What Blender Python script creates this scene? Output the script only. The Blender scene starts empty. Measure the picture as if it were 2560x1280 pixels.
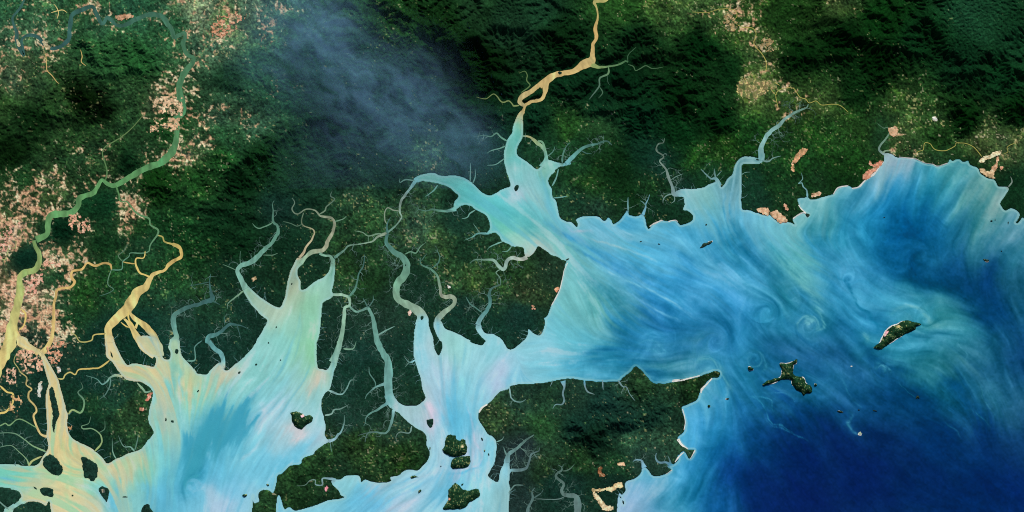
import bpy, math, random
import numpy as np
from mathutils import Vector
# ---------------------------------------------------------------- survey data
# map sheets: origin and scale of each survey sheet on the ground (one ground step = 50 m)
SH = {'A':(0,850),'B':(0,426),'C':(426,850),'D':(426,426),'E':(852,850),'F':(852,426),'G':(1278,850),
      'H':(1278,426),'I':(852,0),'J':(1278,0),'K':(1704,200),'L':(2130,250),'M':(0,0),'N':(1704,700)}
SH = {k: (v[0], v[1], 430/1280) for k, v in SH.items()}
SH.update({'Q1':(0,0,.5),'Q2':(640,0,.5),'Q3':(1280,0,.5),'Q4':(1920,0,.5),'Q5':(0,640,.5),'Q6':(640,640,.5),
           'Q7':(1280,640,.5),'Q8':(1920,640,.5),'W':(0,0,1.0)})

WEST_BAY = [('W','-700,1160'),('A','0,925 100,935 180,938 215,938 280,930 310,885 335,850 360,810 360,770 350,710 350,620 345,500 345,400 360,340 355,290 320,180 290,105 200,62 130,15 125,-20 190,-20'),
 ('A','215,20 300,78 330,110 400,230 430,290 460,400 490,510 505,560 500,640 520,710 560,750 650,790 710,830 770,885 800,920 870,885 960,845 1050,810 1100,750 1145,690 1110,615 1110,540 1130,450 1140,392 1110,350 1060,315 1000,305 940,292 910,265 870,212 840,165 800,130 790,90 785,20 788,-30 838,-30 850,10 880,80 940,180 1000,176 1090,190 1145,200 1160,132 1110,115 1060,65 1015,-20 1160,-20 1190,60 1215,135 1260,147 1272,100 1255,60 1262,20 1272,-10'),
 ('C','60,-10 70,50 80,110 120,155 185,230 200,250 270,258 300,225 340,185 375,165 390,190 400,222 430,225 500,170 580,95 640,20'),
 ('D','650,1255 720,1130 700,1095 655,1055 610,1005 560,930 540,885 575,860 650,930 730,985 815,1022 850,950 865,880 880,800 900,740 920,700 950,655 1000,668 955,718 945,770 965,820 970,880 1000,885 1050,850 1110,810 1150,790 1180,750 1195,700 1200,655 1222,655 1225,740 1210,850 1200,900 1215,920 1190,950 1135,985 1120,1080 1110,1200 1092,1270'),
 ('C','1087,20 1085,120 1095,205 1130,215 1170,222 1205,150 1235,70 1242,10 1276,10 1260,100 1220,230 1185,360 1150,390 1125,450 1125,520 1150,620 1150,720 1185,750 1150,775 1080,820 1060,850 980,880 965,920 890,935 830,990 795,1010 790,1050 760,1140 740,1120 680,1115 650,1150 660,1200 620,1220 605,1290'),
 ('W','600,1900 -700,1900')]

MAIN_SEA = [('W','690,1900 690,1283'),('C','850,1265 890,1245 920,1270 960,1268 1050,1240 1120,1215 1180,1195 1255,1183'),
 ('E','35,1165 0,1155'),('C','1255,1120 1220,1090 1200,1050 1240,1040'),
 ('E','0,1038 40,1015 130,1010 155,1065 180,1040 240,1060 330,1065 380,1050 370,1020 430,1010 470,980 520,965 580,970 620,930 650,890 662,840 640,780 640,720 610,680 540,640 480,590 430,540 395,525 350,480 335,440 330,410 385,390 395,430 450,480 520,493 570,485 628,435 610,360 590,270 560,170 545,100 545,10'),
 ('F','545,1260 555,1170 572,1100 640,1080 655,1160 680,1230'),
 ('E','688,20 700,70 730,117 755,60 755,10'),
 ('F','740,1270 705,1200 695,1130 742,1115 780,1180 870,1215 930,1250 985,1275'),
 ('E','940,5 1045,42 1072,15'),('F','1085,1272 1040,1230 1005,1170 1035,1130 1050,1180 1080,1215 1130,1215 1160,1235 1190,1250'),
 ('E','1205,10 1215,30 1250,68 1280,70'),('G','30,60 95,5'),
 ('H','90,1275 125,1222 130,1180 160,1210 210,1228 240,1190 255,1130 245,1100 270,1085 300,1010 340,930 365,880 385,790 400,720 412,672 380,665 340,640 300,630 250,590 200,560 175,600 140,638 108,640 100,600 85,570 40,565 0,560'),
 ('F','1250,545 1200,525 1185,490 1150,460 1110,468 1090,462 1115,430 1100,360 1060,320 1000,290 960,260 900,258 852,292 842,262 850,230 875,190 850,160 800,120 740,100 620,80 565,85 545,60 600,35 690,18 740,40 840,40 900,50 960,80 1020,135 1060,170 1110,188 1170,160 1230,130 1265,115 1250,50 1232,0'),
 ('I','1215,1180 1225,1090 1250,1030 1280,985'),
 ('J','15,940 45,870 75,825 98,832 85,870 88,930 85,1010 65,1060 45,1100 45,1150 110,1200 180,1255 210,1255 250,1200 280,1190 370,1215 445,1207 440,1222 360,1240 320,1268'),
 ('H','325,10 290,40 270,80 290,120 305,150 305,200 330,220 345,280 365,350 410,380 450,385 485,428 500,400 485,370 540,345 650,345 680,370 710,372 725,350 745,370 760,402 810,370 840,330 868,292 870,330 900,342 950,340 982,322 990,350 1020,435 1060,400 1120,372 1165,380 1220,370 1260,410'),
 ('K','0,1080 70,1055 85,1015 45,970 10,970 25,930 20,880 0,855 -30,850 -45,838 -20,818 20,812 100,812 170,795 250,755 258,735 275,738 298,800 340,740 380,700 395,640 430,590 480,570 550,575 575,582 574,530 612,530 615,580 590,615 550,625 460,625 445,660 445,800 445,960 500,968 560,990 620,1010 660,1010 720,1058 810,1060 850,1083 825,1035 860,1010 900,990 925,1000 935,1018 952,1005 925,988 890,960 875,930 865,885 910,880 932,868 965,890 1050,875 1130,850 1170,800 1240,785'),
 ('L','0,655 50,645 100,595 160,550 210,490 240,455 243,402 300,405 330,425 400,430 470,440 540,470 600,478 640,495 710,470 730,440 745,455 790,440 830,465 870,450 870,480 930,505 950,540 1000,580 1060,595 1090,645 1165,650 1145,700 1105,760 1115,800 1140,825 1180,808 1230,825 1245,860 1215,915 1235,920 1270,870 1280,882'),
 ('W','3300,540 3300,1900 1540,1900'),('G','790,1290 835,1230 840,1200 805,1170 850,1130 855,1060 930,1030 960,1000 985,942 1020,970 1050,1010 1090,1015 1150,1000 1195,968 1160,940 1195,932 1215,925 1228,912 1250,880 1235,862 1265,850'),
 ('Q7','835,1000 860,975 890,1015 915,970 880,965 850,940 830,910 860,880 868,830 850,760 880,745 925,720 950,660 1000,610 1030,610 1040,585 1010,575 940,600 860,620 800,630 740,638 700,630 670,595 620,550 590,580 550,610 530,625 450,628 370,622 320,615 280,612 262,616 240,618 180,628 100,637 0,645'),
 ('E','1245,360 1180,385 1130,440 1090,480 1030,530 1025,590 1060,650 1090,700 1130,720 1155,760 1150,860 1140,920 1110,970 1095,1010 1170,1055 1190,970 1215,920 1225,890 1250,900 1255,1000 1250,1060 1260,1120 1250,1200 1250,1290'),
 ('W','1275,1900')]
# small delta land outside the big outlines
DELTA_LAND = [[('A','-1500,1080 0,1095 60,1108 135,1122 158,1160 145,1190 60,1250 30,1290 0,2000 -1500,2000')],
              [('A','95,1290 170,1222 230,1200 290,1205 340,1235 385,1290 450,2400 20,2400')]]

Y='220,198,128'; GR='94,150,100'; TL='58,98,98'; SL='62,100,108'; CY='118,172,168'; PK='165,178,160'; BL='120,190,195'; VY='165,165,95'; GB='110,150,160'
# rivers: (label, colours along it, flags m = mangrove side creeks, path)
RIVERS = [
 ('slate-blue looping river with sandy bars in the upper left farmland',[TL,'50,88,92','62,105,95','75,125,95',GR,'100,150,100'],'',[('M','180,0,12 150,60,12 95,130,12 105,190,14 125,240,20 125,300,20 150,370,20 178,412,12 168,350,14 160,300,14 190,268,14 240,262,18 290,280,20 330,330,20 390,362,18 460,340,22 510,290,24 520,200,24 540,110,24 620,70,24 690,50,20 720,110,22 760,175,18 800,130,20 830,150,22 870,190,18 930,185,22 1000,150,24 1100,110,26 1200,120,30 1250,180,28'),('Q1','860,155,16 875,185,16 920,165,14 925,190,14 915,220,16 940,275,16 970,290,14 960,320,18 920,370,22 895,440,24 905,500,26 915,560,24 880,595,22 885,640,18 880,700,20 860,760,28 800,815,26 730,840,24 650,885,20 580,925,18 540,920,14 510,900,14 490,930,14 465,965,18 400,990,20 390,1030,18 350,1065,24 260,1075,24 240,1120,22 235,1170,20 180,1198,26')]),
 ('wide yellow silt-laden river bending past pink fields at the left edge',['130,165,105','170,180,110','215,195,125',Y,'222,200,130'],'',[('B','252,520,30 265,570,28 292,620,32 290,690,38 260,740,44 190,760,44 148,800,42 150,870,52 150,920,58 130,1000,62 105,1100,62 90,1180,85 75,1280,95'),('A','30,110,85 -15,210,80 -60,300,78 -150,420,70 -500,700,70')]),
 ('short yellow cross channel joining the left-edge river to the delta trunk',[Y,Y],'',[('B','115,1200,34 145,1262,42'),('A','150,22,46 205,50,48 290,95,50')]),
 ('thin yellow loop channel east of the left-edge river',[Y],'',[('B','155,1030,10 190,1070,14 180,1150,10 140,1190,10')]),
 ('yellow hooked backwater at the left edge below the pink fields',[Y],'',[('A','0,340,12 50,385,12 95,400,12 95,460,14 50,530,14 0,545,14 -60,560,12')]),
 ('narrow green river running southeast from the confluence',['85,135,90','95,140,110','90,140,130'],'',[('B','862,112,12 885,180,10 888,215,9 905,235,8 945,232,8 1000,300,13 1050,335,13 1110,360,12 1120,405,12 1175,440,12 1170,480,12 1120,550,9 1110,600,8 1060,615,8 970,615,6 960,640,6 915,680,8 905,735,8 830,740,7')]),
 ('yellow river swinging through a hairpin into the braided delta',['170,165,95','215,185,110',Y,Y,'224,202,134'],'',[('B','1170,482,8 1210,495,10 1225,530,10 1280,548,13'),('D','20,550,24 60,568,24 80,600,24 78,645,22 40,665,24 0,690,24'),('B','1250,710,24 1220,745,20 1150,770,26 1120,800,34 1080,870,48 1020,910,68 980,980,78 940,1040,74 860,1110,64 815,1160,56 805,1200,52 815,1280,58'),('A','815,20,60')]),
 ('thin yellow channel west of the braided delta head',[Y],'',[('B','1080,600,7 1070,650,8 1015,655,8 1010,700,12 1040,760,14 1075,775,10 1120,795,14')]),
 ('short yellow link between two creeks',['190,170,110'],'',[('B','915,680,8 960,690,8 1005,695,10')]),
 ('narrow yellow river winding down from the farmland to the delta trunk',['200,170,105','220,185,115',Y],'',[('B','830,740,8 820,700,14 770,690,14 710,710,16 650,690,14 610,735,14 540,750,16 530,790,18 555,830,18 520,870,16 430,885,16 415,940,16 403,1000,18 400,1100,22 395,1180,24 385,1250,28'),('A','365,30,34 335,75,36 308,100,40')]),
 ('thin grey creek north of the yellow channels',['70,105,95','100,130,110'],'',[('B','950,550,4 920,600,6 880,635,6 915,680,6')]),
 ('thin grey creek crossing the low fields',['110,150,130','60,100,95'],'',[('B','830,740,6 810,790,6 805,850,6 845,885,6 800,915,5 740,935,3')]),
 ('left braid of the yellow delta',[Y],'',[('B','925,1105,14 960,1140,22 985,1180,30 1010,1220,44 1040,1275,52'),('A','1060,40,55 1100,80,56 1150,118,50')]),
 ('right braid of the yellow delta',[Y],'',[('B','960,1050,20 1000,1100,28 1080,1160,42 1140,1220,50 1165,1280,58'),('A','1185,60,60 1195,120,50')]),
 ('short yellow cut across the braids',[Y],'',[('B','1025,1130,14 1008,1175,18')]),
 ('small yellow side channel of the braids',[Y],'',[('B','900,1130,8 940,1160,8 970,1168,8')]),
 ('thin middle yellow braid',[Y],'',[('B','955,1050,10 960,1110,12 1000,1165,14')]),
 ('dark slate tidal river with a feathery head left of centre',['50,88,88','58,98,104','66,108,112','105,160,155','150,190,165'],'m',[('D','300,770,4 292,830,9 300,900,20 310,955,38 240,985,28 160,1010,26 80,1040,30 28,1080,36 25,1150,34 45,1230,36'),('C','35,0,50 35,45,60 45,85,50')]),
 ('feathery slate creek at the head of the tidal river',['55,92,90'],'m',[('D','140,860,4 240,840,8 292,830,9')]),
 ('feathery slate creek east of the tidal river head',['55,92,92'],'m',[('D','310,965,20 340,985,8 370,1000,4')]),
 ('smaller slate tidal river in the mangrove',['55,92,95','62,105,112','95,155,160','130,190,190'],'m',[('D','590,1185,3 540,1160,6 500,1150,12 440,1145,20 400,1180,22 350,1215,26 290,1235,32 275,1275,30'),('C','285,15,32 320,55,34 375,100,36 392,150,32 388,210,36')]),
 ('slate creek feeding the smaller tidal river',['60,98,98'],'m',[('D','405,1150,8 405,1090,5 440,1070,3')]),
 ('slate creek branching east of the smaller tidal river',['55,92,95'],'m',[('D','495,1145,8 510,1200,6 525,1260,3')]),
 ('thin creek west of the smaller tidal river',['80,125,130','110,165,160'],'',[('C','235,5,8 200,30,8 180,55,8 185,100,8 180,150,10 120,155,10')]),
 ('grey-green estuary arm with an elbow bend in the mangrove',['75,115,110','90,140,130','110,160,150','130,180,165'],'m',[('D','772,225,4 760,250,6 765,300,8 765,380,18 795,410,16 800,460,22 760,530,22 700,590,30 640,650,36 590,690,36 530,705,34 498,745,30 520,800,34 560,880,46')]),
 ('west feeder of the elbow estuary',['95,140,125'],'',[('D','610,395,3 650,430,7 710,415,8 765,385,12')]),
 ('bent creek leaving the elbow estuary',['125,165,145','90,130,120'],'m',[('D','545,895,12 490,940,10 430,990,7 425,1030,4')]),
 ('thin creek north of the elbow',['85,125,115'],'',[('D','522,600,3 518,650,4 522,700,8')]),
 ('thin creek west of the elbow',['95,135,120'],'',[('D','390,700,4 430,715,4 485,740,7')]),
 ('thin creek east of the elbow',['95,135,120'],'',[('D','690,630,6 760,630,5 800,615,3')]),
 ('pale river with a double bend entering the estuary head',['85,110,105','120,140,125','150,160,140','165,170,145','140,180,150'],'',[('D','905,205,4 925,240,6 905,290,8 945,325,8 1010,288,8 1080,300,10 1120,340,14 1190,350,16 1220,390,18 1210,450,20 1175,520,24 1140,590,30 1060,605,32 1010,640,24 970,690,40')]),
 ('thin meandering headwater of the pale river',['75,105,100','120,145,130'],'',[('D','1205,150,4 1192,190,8 1222,212,8 1200,240,8 1160,270,8 1150,300,10 1110,325,10')]),
 ('pinkish creek west of the pale river',['95,125,110','170,165,135','195,180,145'],'',[('D','990,315,6 980,400,7 1065,445,9 1055,510,11 1010,570,13 992,612,16 960,650,18')]),
 ('faint western creek of the pale river',['80,112,100'],'',[('D','840,380,4 900,395,5 940,415,6 980,400,6')]),
 ('faint eastern creek of the pale river',['110,150,135'],'',[('D','1222,380,8 1280,365,6 1310,340,4')]),
 ('short channel linking the estuary horns',['125,170,150'],'m',[('D','1110,618,16 1150,635,14 1190,640,18 1212,690,28')]),
 ('thin river crossing the forest to the central channel',['90,135,130','120,155,140','150,170,150'],'m',[('D','1220,650,16 1280,605,14'),('F','30,590,10 60,560,10 130,550,8 230,530,10 280,490,16 335,470,20')]),
 ('thin western feeder of the central channel',['110,145,130'],'',[('F','100,450,4 160,460,6 205,487,8 260,475,10 300,468,12')]),
 ('cut-off link creek',['100,140,125'],'',[('F','205,490,6 205,530,6')]),
 ('pale cross channel east of the estuary',['150,185,160','125,170,150'],'m',[('D','1190,925,20 1280,925,18'),('F','25,930,18 60,945,20 66,1000,18 30,1022,20 25,1080,24 20,1150,26 8,1220,32'),('C','1262,20,36 1240,85,40 1205,165,50')]),
 ('slate creek running north from the cross channel',['60,100,105','90,140,130'],'m',[('F','180,620,4 172,690,7 165,720,8 135,765,11 122,830,12 105,885,14 62,940,18')]),
 ('long grey-blue tidal river through the central mangrove',['110,155,145','100,150,145','110,165,160','120,175,175'],'m',[('F','65,1010,14 110,1050,14 160,1040,14 205,1028,22 240,1100,26 255,1180,32 272,1270,40'),('E','310,90,44 350,160,50 355,230,60 352,330,60 362,410,60 400,490,70')]),
 ('thin creek north of the long tidal river',['75,115,115'],'m',[('F','165,950,5 185,990,8 202,1020,10')]),
 ('thin creek northeast of the long tidal river',['75,115,115'],'m',[('F','202,1020,8 240,970,7 240,930,4')]),
 ('short creek east of the long tidal river',['115,160,160'],'m',[('F','272,1228,12 340,1190,9 400,1160,6')]),
 ('broad S-shaped green-grey channel at the centre',['60,100,105','80,130,130','100,150,140','115,160,140','130,165,145','150,175,160'],'m',[('F','370,350,4 345,400,10 345,470,22 340,540,26 390,600,36 450,640,46 490,700,52 480,770,52 425,840,52 410,910,46 440,970,48 520,1010,56 590,1060,68 612,1115,84')]),
 ('pinkish creek dropping from the upper estuary arm',['120,185,190','140,165,160','120,150,140','100,145,140'],'m',[('F','560,70,34 520,130,18 480,180,20 445,240,18 440,310,12 452,350,10 410,410,10 348,462,12')]),
 ('thin looped creek above the central channel',['130,150,140'],'',[('F','440,302,8 390,295,8 350,278,8 328,310,8 328,370,8 345,400,8')]),
 ('thin creek east of the S-shaped channel',['100,145,130'],'m',[('F','475,625,8 520,605,8 560,615,8 590,570,6 635,535,3')]),
 ('narrow channel with a sharp hook east of centre',['75,120,115','95,145,130','150,160,145','140,165,145','150,180,165'],'m',[('F','590,650,6 600,700,8 670,735,14 715,780,16 735,850,18 745,920,22 770,940,26 820,938,28 850,968,28 830,1010,28 770,1055,36 722,1110,44 728,1145,52')]),
 ('thin creek above the hooked channel',['75,118,115'],'m',[('F','700,590,3 730,620,6 730,680,8 680,725,8')]),
 ('faint creek above the hooked channel',['75,118,115'],'',[('F','640,620,4 600,670,6')]),
 ('blue-grey tidal river between the hooked channel and the coast',['80,110,105','70,115,120','85,140,145','125,175,180'],'m',[('F','1190,850,8 1120,880,15 1105,930,20 1112,980,24 1090,1040,28 1040,1100,30 1018,1150,38')]),
 ('thin upper reach of the blue-grey tidal river',['125,165,155','80,115,110'],'m',[('F','1190,735,8 1155,760,7 1185,800,7 1190,850,8')]),
 ('pale looping river near the muddy point',['75,110,105','120,155,145','150,180,170','185,190,175'],'m',[('F','960,690,4 1000,665,7 1080,665,10 1140,670,14 1185,720,18 1215,735,18 1240,670,18 1280,648,18'),('H','40,656,18 80,660,20 118,645,24')]),
 ('branching creek at the west side of the upper estuary',['65,105,100','85,130,120','115,175,170'],'m',[('F','560,285,4 630,300,8 680,290,12 730,300,14 800,300,20 855,285,34')]),
 ('forked creek entering the upper estuary',['80,130,125','120,185,185'],'m',[('F','920,520,3 980,495,7 1020,470,12 1105,472,16')]),
 ('thin creek south of the forked creek',['90,140,135','125,185,185'],'',[('F','1090,590,4 1110,570,6 1150,550,8 1205,530,10')]),
 ('short creek by the upper estuary bank',['100,150,145'],'',[('F','1270,565,12 1240,600,7 1200,605,4')]),
 ('curved creek in the mangrove hook',['110,165,165'],'',[('F','1000,295,10 960,320,8 940,350,6 900,360,3')]),
 ('western creek of the forked creek',['90,135,130'],'',[('F','1035,465,8 985,395,3')]),
 ('thin creek west of the blue-grey river',['80,125,125'],'m',[('F','1055,1060,8 1000,1020,8 960,990,7 930,940,4')]),
 ('creek inside the estuary hook',['110,170,170'],'m',[('F','720,110,14 690,150,8 630,195,4')]),
 ('straight creek north of the estuary arm',['110,160,165'],'m',[('F','962,85,12 964,40,7'),('I','965,1215,3')]),
 ('second straight creek north of the estuary arm',['105,155,160'],'',[('F','980,100,12 1000,50,7 1000,-10,3')]),
 ('short hooked creek at the tip of the estuary arm',['105,150,150'],'',[('F','550,75,10 480,70,8 440,90,6 440,60,3')]),
 ('branching creek west of the upper estuary throat',['65,100,90','105,160,150'],'m',[('I','1010,1005,3 1080,1010,6 1120,1015,8 1160,990,10 1190,1020,10 1238,1050,14')]),
 ('thin creek west of the estuary throat',['100,150,145'],'m',[('I','1228,1085,12 1180,1105,8 1120,1120,6 1090,1140,3')]),
 ('lower creek west of the estuary throat',['100,150,150'],'',[('I','1218,1178,8 1190,1200,8 1150,1225,6 1090,1230,3')]),
 ('thin pale creek wandering west through the dark hills',['100,120,80','130,150,105'],'',[('I','1010,722,3 1080,735,5 1140,700,6 1200,760,8 1250,750,8 1280,780,9'),('J','15,788,10 60,785,12')]),
 ('tan silty river coming down from the top edge',['205,180,115','190,170,105','170,165,100','180,175,110','210,175,110','200,177,118','206,178,118','203,177,118','190,180,130'],'',[('W','1560,-190,4 1540,-60,5'),('J','720,-8,16 640,5,28 620,20,26 635,60,12 645,130,12 625,210,24 635,280,26 610,330,22 605,400,30 598,450,60 540,480,60 470,530,36 390,545,36 320,562,44 262,600,56 230,625,50 150,680,36 90,715,44 65,760,32 95,785,22')]),
 ('tan eastern arm round the long river island',['200,177,118'],'',[('J','258,610,50 250,690,30 215,740,28 150,755,24 105,785,20 90,825,22 75,850,32 62,885,52')]),
 ('narrow green-grey tributary from the east',['70,115,85','110,150,110','150,165,105'],'',[('J','870,462,10 850,455,12 800,480,12 720,495,12 650,500,20 600,480,40')]),
 ('south branch of the eastern tributary',['105,145,110','85,120,110','75,105,100'],'',[('J','725,500,12 720,550,14 660,580,11 655,640,10 620,690,8 580,740,4')]),
 ('small fork of the south branch',['75,110,95'],'',[('J','660,650,8 680,690,7 650,730,3')]),
 ('faint headwater creek in the hills',['60,95,75'],'',[('J','870,460,6 870,410,5 930,350,3')]),
 ('faint winding creek toward the eastern hills',['70,105,80'],'',[('J','870,480,6 910,495,6 930,525,6 1000,490,6 1050,510,5 1130,500,3')]),
 ('faint creek south of the tributary',['55,85,75'],'',[('J','715,565,5 720,610,4 735,635,2')]),
 ('thin green creek joining the tan river',['90,120,80'],'',[('J','60,545,3 100,530,4 120,560,6 115,600,7 140,630,8 130,650,8 75,688,8')]),
 ('curved pink-rimmed channel east of the estuary throat',['185,165,120','150,175,130','115,165,150','110,180,180'],'m',[('J','85,1012,12 140,1020,14 190,1060,24 235,1095,24 258,1150,22 255,1200,34 235,1245,60')]),
 ('thin loop beside the curved channel',['110,155,130'],'',[('J','200,1050,14 235,1060,14 252,1120,18')]),
 ('branching tidal creek fanning northeast of the estuary',['60,95,90','70,115,115','85,140,140','110,175,180'],'m',[('J','750,1080,5 710,1050,12 640,1070,14 570,1085,20 520,1110,24 460,1165,28 410,1218,34')]),
 ('thin creek between the fan branches',['75,120,115'],'m',[('J','380,1210,14 385,1150,12 410,1090,7 440,1060,4')]),
 ('small creek beside the curved channel',['85,135,130'],'m',[('J','260,1170,9 310,1130,6 325,1090,3')]),
 ('thin fan branch',['65,105,105'],'',[('J','520,1120,8 560,1140,6 600,1145,3')]),
 ('meandering grey creek descending through dark forest',['85,110,105','110,135,130','125,150,150','130,170,180'],'m',[('J','1140,1030,4 1132,1062,6 1095,1070,7 1080,1120,9 1128,1155,10 1130,1175,10 1105,1200,10 1145,1250,13'),('H','1155,0,13 1172,60,20 1200,120,20 1210,175,30 1240,172,40 1285,175,50')]),
 ('forked creek below the grey creek',['115,150,155'],'m',[('H','1205,175,10 1160,185,8 1132,215,5 1130,245,3')]),
 ('thin creek below the grey creek',['110,145,150'],'',[('H','1215,190,8 1215,225,6 1190,245,3')]),
 ('thin eastern creek of the grey creek',['95,130,130'],'m',[('H','1185,72,6 1230,45,5 1280,25,3')]),
 ('thin inlet creek at the bay head',['100,150,165'],'m',[('H','870,300,14 868,230,7 870,200,3')]),
 ('forked inlet creek east of the bay head',['100,145,160','120,180,200'],'m',[('H','1030,180,3 1020,210,5 1000,250,8 1000,275,11 980,330,22')]),
 ('west fork of the inlet creek',['95,140,150'],'',[('H','1000,262,9 985,240,6 960,225,4')]),
 ('creek behind the western estuary bank',['105,160,165'],'',[('H','352,-10,9 332,60,10 305,115,14')]),
 ('creek crossing the eastern estuary bank',['105,165,170'],'',[('H','312,205,9 370,200,7 420,190,4')]),
 ('grey estuary creek forked like a claw',['100,140,145','115,160,170'],'m',[('K','145,665,4 185,705,8 220,735,10 252,735,26 285,790,36')]),
 ('middle claw of the grey estuary creek',['100,140,145'],'',[('K','245,660,3 248,700,9 255,735,16')]),
 ('right claw of the grey estuary creek',['100,140,145'],'',[('K','300,675,3 262,715,9')]),
 ('wide grey-blue river entering the sea between two forested points',['92,128,120','118,158,155','124,168,168','128,175,175'],'m',[('K','942,180,5 930,205,9 880,225,14 830,250,18 770,290,20 720,345,28 660,385,28 620,440,30 592,500,34 592,550,44 595,600,44')]),
 ('eastern side creek of the grey-blue river',['105,145,150'],'m',[('K','605,602,14 650,605,10 680,580,7 740,565,3')]),
 ('thin creek east of the grey-blue river mouth',['95,140,140'],'',[('K','445,705,12 470,690,5 510,685,2')]),
 ('winding creek in the forested headland',['90,130,135','120,170,180'],'',[('K','890,690,3 900,735,5 870,770,7 895,765,8 905,795,8 930,820,8 937,878,18')]),
 ('grey river hooking down to the eastern bay',['70,105,90','100,135,120','130,160,160'],'',[('L','190,175,3 235,210,5 265,205,6 278,245,10 250,290,12 210,340,14 203,375,14 240,402,22')]),
 ('short creek behind the eastern beach',['125,155,140'],'',[('L','225,395,14 250,378,10 290,380,6')]),
 ('thin creek on the eastern cape',['120,140,140'],'',[('L','1165,645,14 1190,610,8 1180,570,4')]),
 ('pale valley stream below the eastern ridge',[VY],'',[('L','480,420,6 490,385,7 530,370,7 540,320,7 580,325,7 620,370,8 700,375,8 770,340,7 775,320,7 850,325,7 910,355,8 965,420,9')]),
 ('pale valley stream threading the town fields',[VY],'',[('K','640,0,5 660,60,7 700,110,8 710,90,8 750,65,7 830,62,7 880,125,8 920,140,8 950,170,8 1000,155,8 1040,185,7 1120,180,7 1180,190,7 1240,240,5')]),
 ('pale stream descending from the top edge farmland',['150,155,85','170,165,95'],'',[('Q3','900,60,3 980,62,4 1040,45,5 1110,50,5 1125,80,5 1110,105,5 1150,135,6 1200,140,6 1220,170,5 1210,220,6 1250,270,7 1270,310,7 1270,360,6')]),
 ('thin stream looping round the eastern fields',[VY],'',[('L','1130,400,6 1160,385,6 1155,350,6 1210,320,5')]),
 ('creek cutting the northern shore of the peninsula',['115,150,165','95,130,140'],'',[('G','385,305,36 395,350,14 385,400,12 395,450,12 375,480,9 330,480,6 310,510,3')]),
 ('eastern creek of the northern peninsula shore',['120,150,170','100,130,135'],'',[('G','545,300,16 550,350,10 570,385,10 620,405,5')]),
 ('third creek of the northern peninsula shore',['110,145,165'],'',[('G','680,300,10 685,370,4')]),
 ('looped creek near the northern headland',['110,145,160'],'m',[('G','795,300,14 830,345,8 860,350,5 880,400,4 920,450,3')]),
 ('small creek west on the northern peninsula shore',['105,140,155'],'',[('G','310,300,8 290,345,3')]),
 ('branching creek at the west of the peninsula',['140,185,200','110,150,160','90,125,130'],'m',[('E','1255,350,12 1262,410,8'),('G','0,430,9 30,455,9 75,460,7 110,440,4')]),
 ('meandering grey river at the bottom edge',['80,110,110','110,140,150','120,150,160'],'m',[('G','350,930,4 375,945,7 375,970,12 345,990,15 335,1020,16 390,1070,20 375,1120,20 400,1152,26 470,1160,32 490,1200,48 492,1290,52'),('W','1440,1400,16 1420,1560,18')]),
 ('thin tributary of the bottom river',['80,110,105'],'',[('G','385,975,10 430,965,8 470,925,4')]),
 ('faint tributary of the bottom river',['95,125,130'],'',[('G','390,1168,8 340,1185,6 180,1182,4')]),
 ('forked river at the bottom edge',['80,110,115','95,130,140'],'m',[('G','175,1100,4 155,1130,8 160,1180,16 130,1240,18 120,1290,24 100,1500,24')]),
 ('right fork of the bottom river',['75,105,110'],'',[('G','240,1110,3 220,1140,6 165,1178,10')]),
 ('dark grey river in the peninsula mangrove',['75,100,105','90,120,130','110,150,160'],'m',[('G','210,800,3 205,825,7 150,850,12 135,900,14 115,950,18 60,970,20 0,970,22'),('E','1250,985,20 1230,1010,30')]),
 ('upper dark grey river in the peninsula mangrove',['75,105,105','90,125,130','110,155,165'],'m',[('G','170,705,6 110,745,14 60,790,20 0,835,26'),('E','1245,860,28 1235,910,44')]),
 ('thin creek at the upper peninsula mangrove',['100,140,145'],'',[('E','1212,795,4 1222,830,10 1235,860,14')]),
 ('creek at the lower peninsula mangrove',['100,135,140'],'',[('E','1250,1135,9'),('G','0,1110,8 30,1080,7 90,1080,5')]),
 ('curled inlet on the south coast of the peninsula',['100,135,150','120,165,185'],'m',[('G','905,905,4 930,890,9 970,900,13 990,950,34')]),
 ('inlet behind the small southern headland',['95,130,145','95,140,165'],'m',[('G','1080,840,4 1075,880,9 1100,910,14 1155,912,14 1200,942,34')]),
 ('creek north of the inlet',['85,120,130'],'',[('G','1165,860,4 1175,885,9 1190,925,16')]),
 ('western creek of the central mangrove',['120,175,175','85,130,130','70,105,105'],'m',[('E','345,470,24 280,515,14 200,560,10 180,620,6 170,640,3')]),
 ('hooked creek in the central mangrove',['120,175,175','90,130,130','75,105,105'],'m',[('E','392,520,22 380,600,18 340,690,14 260,685,12 200,695,9 180,760,4')]),
 ('faint creek west of the hooked creek',['75,105,105'],'',[('E','200,690,7 130,710,4')]),
 ('creek joining the long tidal river from the west',['120,170,170','85,130,130'],'m',[('E','325,328,24 260,350,12 200,400,7 180,440,3')]),
 ('upper fork of the western creek',['85,130,130'],'',[('E','255,348,8 255,310,8 215,250,7 210,200,3')]),
 ('thin winding creek near the small bay',['120,160,165','90,115,115'],'',[('E','528,640,12 510,690,8 440,685,6 410,720,5 420,760,2')]),
 ('forked creek east of the central mangrove',['120,175,180','90,130,130'],'m',[('E','552,150,16 510,165,8 470,120,3')]),
 ('lower fork of the creek east of the central mangrove',['90,130,130'],'',[('E','510,165,8 480,200,3')]),
 ('branching creek on the west side of the mangrove',['140,180,180','110,155,155','85,120,120'],'m',[('C','1178,375,16 1240,400,12 1268,403,11'),('E','20,395,9 50,350,9 75,300,8 120,300,4')]),
 ('curved creek in the western mangrove',['150,190,195','110,150,150','85,115,115'],'m',[('C','1150,560,14 1200,550,11 1220,520,10'),('E','0,512,8 60,480,4')]),
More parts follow.
